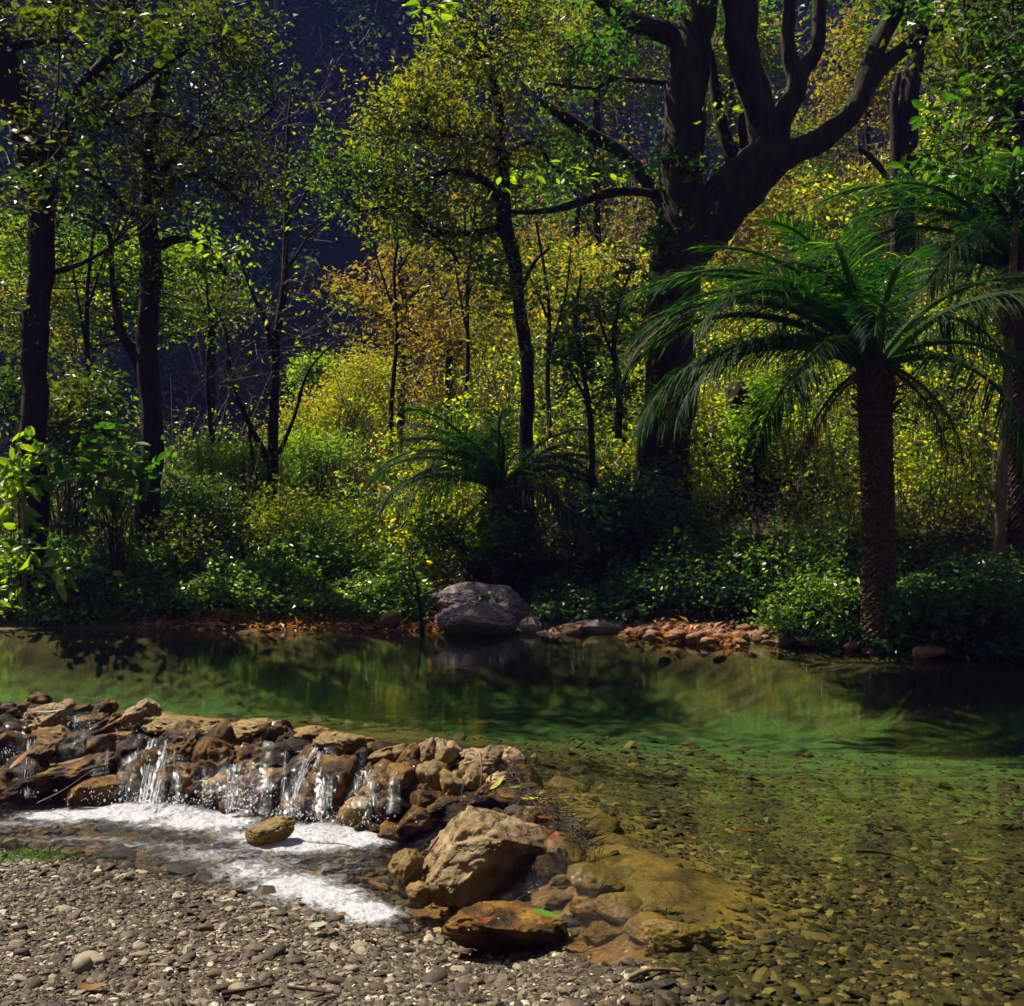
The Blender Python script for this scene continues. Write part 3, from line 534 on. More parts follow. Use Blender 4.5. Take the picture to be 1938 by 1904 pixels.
# gravel bar and pool bed stones
def pebbles(n, xr, yr, size, cond, sd, zoff=.25, flat=.5, spread=.45, sub=1, mx=9.):
    r = np.random.default_rng(sd); px = r.uniform(*xr, n); py = r.uniform(*yr, n); k = cond(px, py); px, py = px[k], py[k]; n = len(px)
    s = np.minimum(size * np.exp(r.normal(0, spread, n)), mx); gz = ground_z(px, py)
    V0, F0 = ico(sub); m = len(V0); V = V0[None] * (1 + r.uniform(-.3, .3, (n, m, 1)) * (1 if sub == 1 else .45))
    for _ in range(0 if sub == 1 else 6):
        pn = unit(r.normal(size=(n, 1, 3))); dd = (V * pn).sum(-1, keepdims=True); V = V - np.clip(dd - r.uniform(.45, .85, (n, 1, 1)), 0, None) * pn
    sc3 = np.stack([s * r.uniform(.8, 1.5, n), s * r.uniform(.7, 1.1, n), s * r.uniform(flat * .5, flat * 1.3, n)], 1)
    V = V * sc3[:, None]; a = r.uniform(0, 6.28, n); ca, sa = np.cos(a)[:, None], np.sin(a)[:, None]
    t1 = r.normal(0, .25, n)[:, None]; X, Y, Z = V[..., 0], V[..., 1], V[..., 2]; Z = Z + X * t1; V = np.stack([X * ca - Y * sa, X * sa + Y * ca, Z], -1)
    V += np.stack([px, py, gz + sc3[:, 2] * zoff], 1)[:, None]
    Fc = (np.arange(n)[:, None, None] * m + F0[None]).reshape(-1, 3)
    return V.reshape(-1, 3), Fc, np.repeat(np.clip(r.normal(.5, .27, n) + .12 * fbm2(px, py, 3., 2, 6.), 0, 1), m)
def on_bar(x, y):
    g = ground_z(x, y); wz = water_z(x, y); vis = (np.abs(x) < .52 * y + .2) & (y > (H - g) * F_PX / 985)
    return downstream(x, y) & (g > wz - .035) & vis & (x < .75)
def in_pool(x, y):
    g = ground_z(x, y); vis = (np.abs(x) < .52 * y + .2) & (y > H * F_PX / 1000)
    c = P(1190, 1625, z=-.08); c2 = P(1310, 1690, z=-.1); si = np.exp(-(((x - c[0]) / .38) ** 2 + ((y - c[1]) / .7) ** 2)) + np.exp(-(((x - c2[0]) / .4) ** 2 + ((y - c2[1]) / .35) ** 2))
    return ~downstream(x, y) & (g < .04) & vis & (x > .0) & (rng.random(len(x)) > si * .85) & (rng.random(len(x)) < np.clip((10.2 - y) / 5.5, 0, 1) ** 1.5)
ground_o = bpy.data.objects['ground']
V, Fc, A = pebbles(85000, (-3.2, .8), (3.1, 6.4), .0085, on_bar, 1, spread=.4, mx=.018)
o = build('gravel', V, Fc, M['pebble'], ground_o, {'rnd': A}); tag(o, kind='stuff')
V, Fc, A = pebbles(11000, (-3.2, .8), (3.1, 6.4), .013, lambda x, y: on_bar(x, y) & (rng.random(len(x)) < .55 + .9 * fbm2(x, y, 2.2, 3, 5.)), 21, spread=.5, mx=.034, sub=2, flat=.48, zoff=.4)
o = build('gravel', V, Fc, M['pebble'], ground_o, {'rnd': A}); tag(o, kind='stuff')
V, Fc, A = pebbles(5500, (0, 3.4), (3.0, 5.6), .016, in_pool, 22, flat=.4, sub=2, spread=.42, mx=.032)
o = build('pool_bed_gravel', V, Fc, M['pebble_wet'], ground_o, {'rnd': A}); tag(o, kind='stuff')
V, Fc, A = pebbles(62000, (-.5, 5.4), (3.0, 10.2), .0115, in_pool, 2, flat=.3)
o = build('pool_bed_gravel', V, Fc, M['pebble_wet'], ground_o, {'rnd': A}); tag(o, kind='stuff')
V, Fc, A = pebbles(5200, (-6, 6), (5.2, 12.6), .024, lambda x, y: ~downstream(x, y) & (ground_z(x, y) < -.12) & (y < y_bank(x) - 2.2) & (np.abs(x) < .52 * y) & (rng.random(len(x)) < .45 + 1.1 * fbm2(x, y * 2, .9, 3, 15.)), 23, flat=.35, spread=.55, mx=.075)
o = build('pool_bed_gravel', V, Fc, M['pebble_wet'], ground_o, {'rnd': A}, smooth=False); tag(o, kind='stuff')
V, Fc, A = pebbles(2600, (-3.4, .3), (4.4, 7), .03, lambda x, y: downstream(x, y) & (ground_z(x, y) < water_z(x, y) - .01), 3)
o = build('stream_bed_gravel', V, Fc, M['pebble_wet'], ground_o, {'rnd': A}); tag(o, kind='stuff')
big = []
for k in range(10):
    V, Fc = rock_shape(700 + k, 2, .2, 5, .04); V = V / (np.ptp(V, axis=0) / 2)
    for q, (mm, nm) in enumerate([('pebble', 'pebble'), ('pebble_wet', 'pebble')]):
        for tone in ((.35, .6, .85) if q == 0 else (.6, .9)):
            ob = build(nm, V, Fc, M[mm], None, {'rnd': np.full(len(V), tone)}, True); big.append((q, ob.data)); bpy.data.objects.remove(ob)
def put_pebble(x, y, s, q, rr, flat=.55):
    ds = [d for kk, d in big if kk == q]; o = bpy.data.objects.new('pebble', ds[rr.randrange(len(ds))]); C.objects.link(o)
    sx, sy, sz = s * rr.uniform(.9, 1.5), s * rr.uniform(.7, 1.0), s * flat * rr.uniform(.7, 1.2)
    o.location = (x, y, float(ground_z([x], [y])[0]) + sz * .45); o.scale = (sx, sy, sz); o.rotation_euler = (rr.uniform(-.2, .2), rr.uniform(-.2, .2), rr.uniform(0, 6.28)); o.parent = ground_o
rr = random.Random(4)
PB = [(390, 1755, 15, .8), (825, 1852, 22, .75), (790, 1800, 9, .7), (340, 1683, 9, .6), (480, 1793, 20, .5), (170, 1820, 26, .5), (60, 1870, 18, .6), (300, 1830, 14, .6), (515, 1803, 24, .4), (450, 1882, 20, .6), (710, 1795, 9, .5), (120, 1720, 18, .5), (400, 1680, 14, .4), (640, 1860, 16, .6), (240, 1770, 16, .7), (270, 1640, 9, .5), (1150, 1870, 12, .6), (980, 1830, 13, .6), (880, 1872, 18, .55), (155, 1838, 20, .8), (30, 1790, 16, .5)]
for u, v, px, fl in PB:
    q = P(u, v, z=-.22); q = P(u, v, z=float(ground_z([q[0]], [q[1]])[0])); put_pebble(q[0], q[1], px * q[1] / F_PX, 0, rr, fl)
n_b = 0
while n_b < 130:
    x_, y_ = rr.uniform(-2.6, .8), rr.uniform(3.2, 5.6)
    if on_bar(np.array([x_]), np.array([y_]))[0]: put_pebble(x_, y_, rr.uniform(.016, .034), 0, rr, .55); n_b += 1
n_b = 0
while n_b < 140:
    x_, y_ = rr.uniform(.3, 2.6), rr.uniform(3.2, 5.2)
    if in_pool(np.array([x_]), np.array([y_]))[0]: put_pebble(x_, y_, rr.uniform(.018, .036), 1, rr, .3); n_b += 1

# ------------------------------------------------------------------ falling water, spray
def cascade(pts, wd, dens, sd):
    pts = np.array(pts, float); q = catmull(np.c_[pts, np.zeros(len(pts))], 8)[:, :2]; n = len(q); k = 14
    V, A = [], []
    for i, (u, v) in enumerate(q):
        yy = float(y_weir(u, v)) - .16; t = i / (n - 1)
        for j in range(k):
            s = j / (k - 1) - .5; c = P(u + s * wd * (1 + .4 * t), v + 3 * math.sin(j * 2.1 + sd), y=yy - .03 * math.cos(s * 3)); V.append(c); A.append((s * wd / 60, i * .06, dens - .5 * abs(s) * 2 * .35))
    V = np.array(V); V[:, 1] += .018 * fbm(V * np.array([30, 30, 8.]) + sd, 2)
    i = np.arange(n - 1)[:, None] * k; j = np.arange(k - 1)[None]
    return V, np.stack([i + j, i + j + 1, i + k + j + 1, i + k + j], -1).reshape(-1, 4), np.array(A)
CS = [([(262, 1400), (250, 1440), (243, 1480), (240, 1520)], 36, .0), ([(292, 1398), (284, 1440), (275, 1500), (270, 1530)], 26, .12), ([(318, 1398), (308, 1440), (296, 1495), (290, 1530)], 20, .12), ([(338, 1460), (337, 1500), (336, 1535)], 10, .08),
      ([(598, 1415), (580, 1445), (566, 1480), (558, 1512)], 16, .12), ([(510, 1484), (490, 1505), (470, 1530), (452, 1556)], 40, .02), ([(705, 1455), (694, 1480), (684, 1510), (680, 1530)], 44, .02), ([(560, 1500), (548, 1530), (540, 1560)], 40, -.02),
      ([(400, 1420), (392, 1450), (390, 1500), (388, 1530)], 14, -.05), ([(425, 1425), (420, 1455), (415, 1500)], 18, -.06), ([(882, 1465), (876, 1490), (872, 1520)], 6, .05), ([(222, 1378), (226, 1400), (224, 1440)], 12, -.04), ([(620, 1480), (610, 1510), (600, 1545)], 26, -.03), ([(165, 1360), (160, 1385), (150, 1410)], 30, -.06), ([(30, 1380), (20, 1420), (10, 1440)], 40, -.04)]
vr = np.random.default_rng(31)
for _ in range(58):                                  # many thin veils along the dam
    u0 = vr.uniform(210, 760) if vr.random() < .8 else vr.uniform(0, 210); a, b = np.interp(u0, crest_u, crest_v), np.interp(u0, base_u, base_v); t0 = vr.uniform(.05, .6); t1 = min(1, t0 + vr.uniform(.25, .6))
    dr = vr.uniform(-34, -6) * (t1 - t0); CS.append(([(u0, a + (b - a) * t0), (u0 + dr * .5, a + (b - a) * (t0 + t1) / 2), (u0 + dr, a + (b - a) * t1)], vr.uniform(6, 26), vr.uniform(-.08, .08)))
Vs, Fs, As, nn = [], [], [], 0
for i, (p_, w_, d_) in enumerate(CS):
    V, Fc, A = cascade(p_, w_, d_, i * 5.0); Vs.append(V); Fs.append(Fc + nn); As.append(A); nn += len(V)
o = build('falling_water', np.concatenate(Vs), np.concatenate(Fs), M['fall'], attrs={'st': np.concatenate(As)}, smooth=True)
tag(o, 'thin white streams of water spilling between the weir stones', 'water', kind='stuff')
m, nt, N, L = nodes('spray drops'); out = N('ShaderNodeOutputMaterial'); p = N('ShaderNodeBsdfPrincipled'); p.inputs['Base Color'].default_value = (.85, .88, .95, 1); p.inputs['Roughness'].default_value = .1
tl = N('ShaderNodeBsdfTranslucent'); mxs = N('ShaderNodeMixShader'); mxs.inputs[0].default_value = .5; L(p.outputs[0], mxs.inputs[1]); L(tl.outputs[0], mxs.inputs[2]); L(mxs.outputs[0], out.inputs[0]); M['spray'] = m
V0, F0 = ico(1); cs = []
for (u, v, s, n) in [(250, 1518, 40, 200), (336, 1520, 12, 120), (390, 1520, 40, 160), (450, 1535, 30, 120), (560, 1545, 40, 180), (680, 1560, 40, 160), (180, 1515, 50, 130), (620, 1560, 40, 140), (300, 1440, 20, 90), (470, 1500, 34, 120), (160, 1375, 20, 90), (15, 1430, 20, 90), (590, 1450, 12, 60), (695, 1480, 18, 80), (260, 1385, 20, 60)]:
    for _ in range(int(n * .45)):
        uu, vv = u + r_.normal() * s, v + abs(r_.normal()) * -10 + r_.normal() * 6; cs.append(P(uu, vv, y=float(y_weir(uu, vv)) - r_.uniform(.14, .3)))
cs = np.array(cs); rad = .0026 * np.exp(r_.normal(0, .4, len(cs)))
V = V0[None] * rad[:, None, None] * np.array([1, 1, 1.4]) + cs[:, None]; Fc = (np.arange(len(cs))[:, None, None] * 12 + F0[None]).reshape(-1, 3)
o = build('spray', V.reshape(-1, 3), Fc, M['spray']); tag(o, 'bright drops of spray thrown up along the foot of the weir', 'spray', kind='stuff')

# ------------------------------------------------------------------ vegetation
def gpt(x, y): return np.array([x, y, float(ground_z([x], [y])[0])])
def cloud(centers, radii, n_each, size, flat=.7, shell=.45, **kw):
    c = np.repeat(centers, n_each, axis=0); r = np.repeat(radii, n_each)
    d = unit(rng.normal(size=(len(c), 3))); q = rng.random(len(c)) ** shell
    p = c + d * (q * r)[:, None] * np.array([1, 1, flat])
    return leaves(p, size, **kw), p, d
def tree(name, label, cat, d, stems, blobs, leaf, bark, lsize=.09, per=42, crad=.32, group=None, twig='twig_dark', big=False, k=10, rough=.18, base=True, tw_r=.012, parts=True):
    p0 = P(stems[0][0][0], stems[0][0][1], y=d + (stems[0][0][3] if len(stems[0][0]) > 3 else 0)); g = gpt(p0[0], p0[1])
    root = empty(name, g, label, cat, group); samp = []
    for i, st in enumerate(stems):
        pts, rad = [], []
        for q in st:
            yy = d + (q[3] if len(q) > 3 else 0); pts.append(P(q[0], q[1], y=yy)); rad.append(q[2] * .5 * yy / F_PX)
        if i == 0 and base and g[2] < pts[0][2] - .05:
            pts.insert(0, g + np.array([0, 0, -.15])); rad.insert(0, rad[0] * 1.25)
        c = catmull(np.c_[np.array(pts), rad], 7); rd = np.clip(c[:, 3], .004, None)
        jit = fbm(c[:, :3] * 1.3 + i * 9.1, 2)[:, None] * np.array([.35, .2, 0]) * rd[:, None]; cc = c[:, :3] + jit
        V, Fc = tube(cc, rd, k if rd.max() > .05 else 6, rough, i * 3.3 + d)
        build('trunk' if i == 0 else 'branch', V, Fc, bark, root, smooth=True); samp.append(np.c_[cc, rd])
    samp = np.concatenate(samp); tw0, tw1, r0, r1, B = [], [], [], [], Bag()
    for (u, v, ru, rv, rd, n) in blobs:
        s = (d + 0) / F_PX
        for _ in range(n):
            a = unit(rng.normal(size=3)) * rng.random() ** .4
            c = P(u, v, y=d) + a * np.array([ru * s, rd, rv * s]); dd = np.linalg.norm(samp[:, :3] - c, axis=1) + samp[:, 2].max() * 0 + np.clip(samp[:, 2] - c[2], 0, 9) * .6
            b = samp[np.argmin(dd)]; pts = [b[:3]]; mid = (b[:3] + c) / 2 + rng.normal(size=3) * .12 * np.linalg.norm(c - b[:3])
            pth = catmull([b[:3], mid, c], 4); rr0 = np.linspace(min(b[3] * .6, tw_r * (1 + np.linalg.norm(c - b[:3]) * .5)), .004, len(pth))
            tw0 += list(pth[:-1]); tw1 += list(pth[1:]); r0 += list(rr0[:-1]); r1 += list(rr0[1:])
            for _q in range(5):
                e = c + rng.normal(size=3) * crad * .8 * np.array([1, 1, .6]); tw0.append(pth[-2]); tw1.append(e); r0.append(.005); r1.append(.0025)
                if per:
                    m_ = per // 5; t = rng.random(m_) ** .6; pp = pth[-2] + (e - pth[-2]) * t[:, None] * 1.25 + rng.normal(size=(m_, 3)) * crad * .22
                    V, Fc, A = leaves(pp, lsize, big=big, axis=None); A = np.clip(A * .75 + rng.random() * .3, 0, 1); B.add(V, Fc, A)
    if tw0:
        V, Fc = segs(tw0, tw1, r0, r1); tag(build('twigs', V, Fc, M[twig], root), kind='stuff')
    if B.n: tag(B.build('crown', leaf, root))
    return root

# --- large trees in front
T = tree
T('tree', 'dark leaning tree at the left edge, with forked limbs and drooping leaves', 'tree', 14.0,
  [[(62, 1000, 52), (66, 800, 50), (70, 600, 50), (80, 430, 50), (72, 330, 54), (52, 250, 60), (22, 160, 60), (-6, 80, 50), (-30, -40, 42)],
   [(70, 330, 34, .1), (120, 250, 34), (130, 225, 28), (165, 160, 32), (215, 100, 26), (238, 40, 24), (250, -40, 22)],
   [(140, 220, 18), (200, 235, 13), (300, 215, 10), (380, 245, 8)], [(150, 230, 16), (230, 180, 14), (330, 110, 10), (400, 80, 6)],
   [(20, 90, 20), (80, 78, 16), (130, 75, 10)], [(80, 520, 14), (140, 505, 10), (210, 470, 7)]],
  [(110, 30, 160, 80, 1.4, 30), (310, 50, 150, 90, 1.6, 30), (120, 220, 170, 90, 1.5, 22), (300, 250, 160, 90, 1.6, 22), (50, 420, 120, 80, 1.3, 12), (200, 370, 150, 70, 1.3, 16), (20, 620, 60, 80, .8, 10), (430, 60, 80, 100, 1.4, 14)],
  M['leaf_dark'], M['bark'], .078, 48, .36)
T('tree', 'straight dark trunked tree second from the left edge, crown hiding its top', 'tree', 14.8,
  [[(285, 880, 44), (283, 760, 40), (280, 640, 38), (283, 500, 42), (285, 400, 34), (283, 300, 30), (300, 180, 26), (330, 60, 22), (340, -40, 20)],
   [(283, 420, 20), (240, 395, 14), (200, 350, 12), (160, 320, 9)], [(290, 470, 22), (340, 452, 16), (390, 470, 12), (430, 520, 8)], [(285, 380, 14), (360, 330, 10), (420, 350, 8), (450, 380, 6)], [(300, 330, 16), (380, 260, 11), (470, 240, 8), (520, 200, 5)],
   [(283, 660, 12), (240, 640, 10), (215, 560, 12), (205, 440, 10), (150, 400, 7)]],
  [(400, 240, 150, 100, 1.6, 20), (440, 370, 110, 80, 1.5, 18), (330, 150, 140, 90, 1.6, 12), (250, 350, 130, 70, 1.4, 12), (490, 120, 80, 90, 1.3, 14), (360, 540, 90, 60, 1.2, 14), (470, 330, 60, 30, 1, 8)],
  M['leaf_dark'], M['bark'], .07, 44, .36)
T('tree', 'slim nearly bare tree with a forked stem left of centre', 'tree', 17.5,
  [[(514, 930, 22), (516, 820, 20), (520, 700, 17), (530, 600, 15), (538, 520, 13), (541, 400, 10), (545, 250, 7), (560, 120, 4)],
   [(512, 660, 12), (500, 600, 9), (480, 560, 7), (450, 480, 4)], [(510, 880, 14), (470, 800, 11), (440, 730, 8), (425, 620, 6), (380, 540, 3)], [(528, 860, 9), (560, 780, 7), (585, 700, 5), (640, 640, 3)], [(540, 440, 6), (600, 330, 4), (660, 260, 2)], [(538, 520, 6), (590, 440, 4), (650, 400, 2)],
   [(543, 300, 5), (500, 230, 3), (480, 150, 2)], [(490, 930, 8), (478, 860, 7), (470, 800, 5)]],
  [(540, 300, 110, 180, 1.2, 30), (480, 640, 90, 100, 1.2, 16), (600, 620, 80, 80, 1.1, 12), (450, 720, 80, 60, 1, 10), (560, 560, 40, 60, .8, 8)],
  M['leaf_lime'], M['bark'], .07, 5, .5, twig='twig')
T('tree', 'leafy yellow green tree in the middle with crooked horizontal branches', 'tree', 15.5,
  [[(998, 720, 26), (990, 640, 25), (975, 520, 26), (958, 430, 30), (950, 330, 26), (945, 240, 22), (935, 160, 17), (900, 60, 14), (880, -40, 12)],
   [(952, 400, 22), (915, 340, 16), (850, 325, 12), (780, 350, 8), (720, 370, 6)], [(945, 260, 18), (880, 258, 14), (800, 250, 11), (740, 240, 8)], [(955, 430, 16), (900, 440, 14), (830, 440, 13), (780, 400, 11), (740, 392, 8), (680, 400, 5)],
   [(940, 200, 12), (925, 120, 9), (928, 50, 7), (935, -20, 6)], [(950, 300, 10), (1010, 270, 8), (1050, 320, 6), (1090, 330, 4)], [(780, 420, 8), (840, 460, 7), (870, 500, 5)], [(980, 560, 10), (1010, 500, 7), (1040, 470, 4)], [(800, 395, 7), (835, 330, 5), (870, 290, 4)]],
  [(910, 70, 120, 80, 1.5, 34), (770, 235, 110, 60, 1.4, 34), (690, 330, 100, 50, 1.2, 30), (880, 200, 130, 70, 1.5, 34), (810, 400, 140, 40, 1.3, 28), (780, 180, 60, 30, 1, 12), (900, 300, 100, 40, 1.2, 18), (1000, 300, 80, 60, 1, 14), (950, 540, 90, 60, 1, 16), (1000, 60, 80, 80, 1.2, 24), (870, 480, 70, 40, 1, 10)],
  M['leaf_olive'], M['bark'], .075, 55, .34)
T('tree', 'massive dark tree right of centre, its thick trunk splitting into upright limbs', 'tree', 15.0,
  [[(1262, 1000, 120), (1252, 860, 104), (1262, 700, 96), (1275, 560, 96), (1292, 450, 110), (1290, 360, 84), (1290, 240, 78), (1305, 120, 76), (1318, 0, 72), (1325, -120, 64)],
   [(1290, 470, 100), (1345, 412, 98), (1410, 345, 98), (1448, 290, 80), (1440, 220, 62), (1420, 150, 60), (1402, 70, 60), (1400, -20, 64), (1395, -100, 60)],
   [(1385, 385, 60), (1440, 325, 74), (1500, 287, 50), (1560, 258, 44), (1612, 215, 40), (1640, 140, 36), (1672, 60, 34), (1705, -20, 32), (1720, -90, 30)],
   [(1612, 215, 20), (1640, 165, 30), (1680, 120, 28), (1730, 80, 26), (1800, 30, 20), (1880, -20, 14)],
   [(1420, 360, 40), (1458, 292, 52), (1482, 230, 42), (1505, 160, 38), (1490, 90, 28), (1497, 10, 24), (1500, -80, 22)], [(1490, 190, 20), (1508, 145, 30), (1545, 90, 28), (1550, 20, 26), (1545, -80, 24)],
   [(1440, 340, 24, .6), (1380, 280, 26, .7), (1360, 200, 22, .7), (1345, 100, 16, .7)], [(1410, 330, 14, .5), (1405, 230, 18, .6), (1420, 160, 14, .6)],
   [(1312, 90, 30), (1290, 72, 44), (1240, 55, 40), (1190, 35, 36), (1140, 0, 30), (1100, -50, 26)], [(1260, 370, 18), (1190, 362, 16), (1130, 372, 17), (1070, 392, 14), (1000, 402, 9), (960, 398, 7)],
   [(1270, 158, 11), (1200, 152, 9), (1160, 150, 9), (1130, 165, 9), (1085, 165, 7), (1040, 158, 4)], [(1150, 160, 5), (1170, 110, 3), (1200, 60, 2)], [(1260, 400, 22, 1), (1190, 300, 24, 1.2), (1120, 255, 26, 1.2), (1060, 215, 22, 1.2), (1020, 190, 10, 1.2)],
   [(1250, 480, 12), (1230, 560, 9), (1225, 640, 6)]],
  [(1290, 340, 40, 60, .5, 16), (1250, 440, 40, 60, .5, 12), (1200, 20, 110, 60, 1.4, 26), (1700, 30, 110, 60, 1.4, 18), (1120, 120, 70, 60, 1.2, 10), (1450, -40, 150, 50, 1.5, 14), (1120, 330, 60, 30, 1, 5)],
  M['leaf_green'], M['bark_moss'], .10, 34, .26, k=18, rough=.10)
T('tree', 'pair of slender straight stems right of the massive tree', 'tree', 17.5,
  [[(1712, 700, 38), (1712, 500, 36), (1715, 330, 38), (1722, 180, 36), (1735, 60, 32), (1745, -60, 28)], [(1690, 560, 22), (1697, 330, 20), (1692, 200, 16), (1700, 140, 10)], [(1625, 280, 10), (1650, 300, 12), (1680, 340, 12), (1710, 400, 12)]],
  [(1780, 60, 100, 70, 1.3, 20), (1650, 30, 70, 50, 1.2, 10), (1760, 330, 70, 90, 1, 14)], M['leaf_olive'], M['bark'], .09, 38, .32)
T('tree', 'thin pale stemmed tree near the right edge, leaning slightly', 'tree', 12.2,
  [[(1886, 1140, 22), (1893, 1000, 21), (1900, 850, 19), (1908, 700, 17), (1914, 560, 15), (1925, 400, 12), (1935, 250, 10)]],
  [(1880, 150, 70, 120, 1, 30), (1920, 330, 40, 80, .8, 14), (1860, 40, 70, 50, 1, 14)], M['leaf_dark'], M['bark_pale'], .11, 36, .28)
T('tree', 'crooked little tree leaning behind the straight second trunk on the left', 'tree', 18.5,
  [[(290, 820, 16), (262, 700, 16), (225, 620, 17), (215, 540, 18), (208, 450, 16), (180, 425, 13), (130, 410, 9)], [(215, 520, 9), (170, 480, 7), (140, 450, 5)], [(210, 450, 8), (240, 400, 7), (235, 340, 5)]],
  [(120, 480, 130, 70, 1.3, 46), (260, 500, 90, 70, 1.2, 30), (330, 480, 60, 60, 1.1, 22), (40, 480, 70, 80, 1.2, 30), (330, 600, 80, 60, 1.2, 22), (150, 600, 120, 60, 1.2, 20)], M['leaf_lime'], M['bark'], .085, 44, .3)
T('sapling', 'many stemmed grey sapling left of the massive trunk', 'sapling', 14.6,
  [[(1120, 860, 12), (1112, 760, 11), (1100, 680, 9), (1090, 600, 7), (1100, 520, 4)], [(1170, 830, 14), (1172, 740, 13), (1162, 660, 10), (1170, 580, 7), (1200, 500, 4)], [(1172, 740, 9), (1195, 680, 7), (1215, 610, 4)], [(1112, 760, 7), (1080, 700, 5), (1050, 640, 3)], [(1162, 680, 6), (1140, 620, 5), (1120, 560, 3)]],
  [(1120, 620, 90, 90, .9, 24), (1170, 720, 60, 100, .8, 22), (1060, 680, 60, 60, .8, 12), (1180, 540, 50, 60, .8, 10)], M['leaf_green'], M['bark'], .09, 26, .24)
# middle distance trees on the sunlit slope
BG = [(760, 540, 130, 120, 24, 'leaf_rust', 'rust tinged tree on the slope behind the crooked leafy tree', 44), (1090, 330, 70, 110, 27, 'leaf_green', 'bluish green rounded tree seen through the gap left of the massive trunk', 40),
      (1130, 80, 150, 130, 26, 'leaf_olive', 'olive crowned tree high on the slope, above the lit horizontal branch', 80), (1380, 120, 110, 170, 25, 'leaf_olive', 'yellow olive tree showing between the limbs of the massive tree', 76), (1560, 420, 110, 110, 23, 'leaf_mix', 'golden green tree on the slope right of the thick fork', 56),
      (1830, 300, 110, 140, 21, 'leaf_mix', 'bright yellow green tree on the slope near the right edge', 64), (1640, 130, 120, 130, 29, 'leaf_rust', 'dull rust and olive tree high behind the right hand limbs', 60), (1060, 560, 150, 90, 22, 'leaf_gold', 'golden leaved small tree on the slope left of the massive trunk', 50),
      (1860, 60, 110, 100, 24, 'leaf_olive', 'olive tree at the top right corner', 50), (930, 420, 110, 120, 29, 'leaf_rust', 'faded brown tree half hidden behind the crooked leafy tree', 36), (60, 560, 110, 130, 20, 'leaf_gold', 'yellow backlit tree behind the leaning tree at the left edge', 46), (400, 560, 80, 70, 26, 'leaf_olive', 'small olive tree between the straight trunk and the slim bare tree', 22),
      (850, 640, 120, 70, 20, 'leaf_rust', 'low rust coloured tree above the smaller palm', 36), (1500, 300, 90, 100, 30, 'leaf_olive', 'olive tree beyond the curved right limb', 36), (1250, 620, 60, 160, 21, 'leaf_mix', 'sunlit yellow tree pressed behind the massive trunk', 40)]
for (u, v, ru, rv, d, mt, lb, n) in BG:
    T('tree', lb, 'tree', d, [[(u, v + rv * .9, 14), (u + 6, v + rv * .3, 11), (u - 5, v - rv * .2, 8), (u + 4, v - rv * .8, 4)], [(u + 3, v + rv * .4, 8), (u - ru * .4, v, 6), (u - ru * .7, v - rv * .3, 3)], [(u + 3, v + rv * .3, 8), (u + ru * .4, v - rv * .1, 6), (u + ru * .7, v - rv * .4, 3)]],
      [(u, v, ru, rv, ru * d / F_PX, n)], M[mt], M['bark'], .0044 * d, 80, .022 * d, group='trees on the sunlit slope', twig='twig', k=8)

for (lb, u, v, d, ru, rv, n, mt) in [('blurry leafy spray hanging into the top left corner', 130, 10, 9.0, 120, 45, 12, 'leaf_dark'), ('leafy spray hanging at the top, right of the left trees', 320, 50, 9.5, 90, 50, 11, 'leaf_dark'),
        ('few bright leaves dangling from the top edge above the bare slim tree', 820, 20, 8.5, 30, 25, 2, 'leaf_lime'), ('leafy spray hanging in front of the leaning tree', 90, 310, 9.5, 100, 60, 8, 'leaf_dark'), ('bright leafy spray hanging beside the straight second trunk', 390, 480, 11.0, 60, 30, 6, 'leaf_lime'),
        ('leafy branch reaching in from the top right corner', 1900, 90, 8.0, 90, 110, 16, 'leaf_green'), ('branch tip with broad leaves in front of the right edge palm', 1820, 280, 8.5, 90, 70, 12, 'leaf_green'), ('yellow lit leaf cluster in front of the crooked leafy tree', 982, 345, 11.5, 14, 12, 2, 'leaf_lime'), ('small yellow lit leaf cluster left of the massive trunk', 1110, 320, 11.5, 30, 16, 3, 'leaf_lime'), ('little bright green sprig on the massive trunk fork', 1370, 205, 13.9, 16, 10, 2, 'leaf_lime')]:
    top = (u + rng.uniform(-30, 30), min(v - 60, -40) if v < 330 and u not in (982, 1110, 1370) else v - 40)
    T('hanging_branch', lb, 'branch', d, [[(top[0], top[1], 6), ((u + top[0]) / 2 + 12, (v + top[1]) / 2, 4), (u, v, 3)]], [(u, v, ru, rv, ru * d / F_PX * .8, n)], M[mt], M['bark'], .075, 16, .16, big=True, base=False, tw_r=.006, group='leafy sprays hanging in front of the trees')
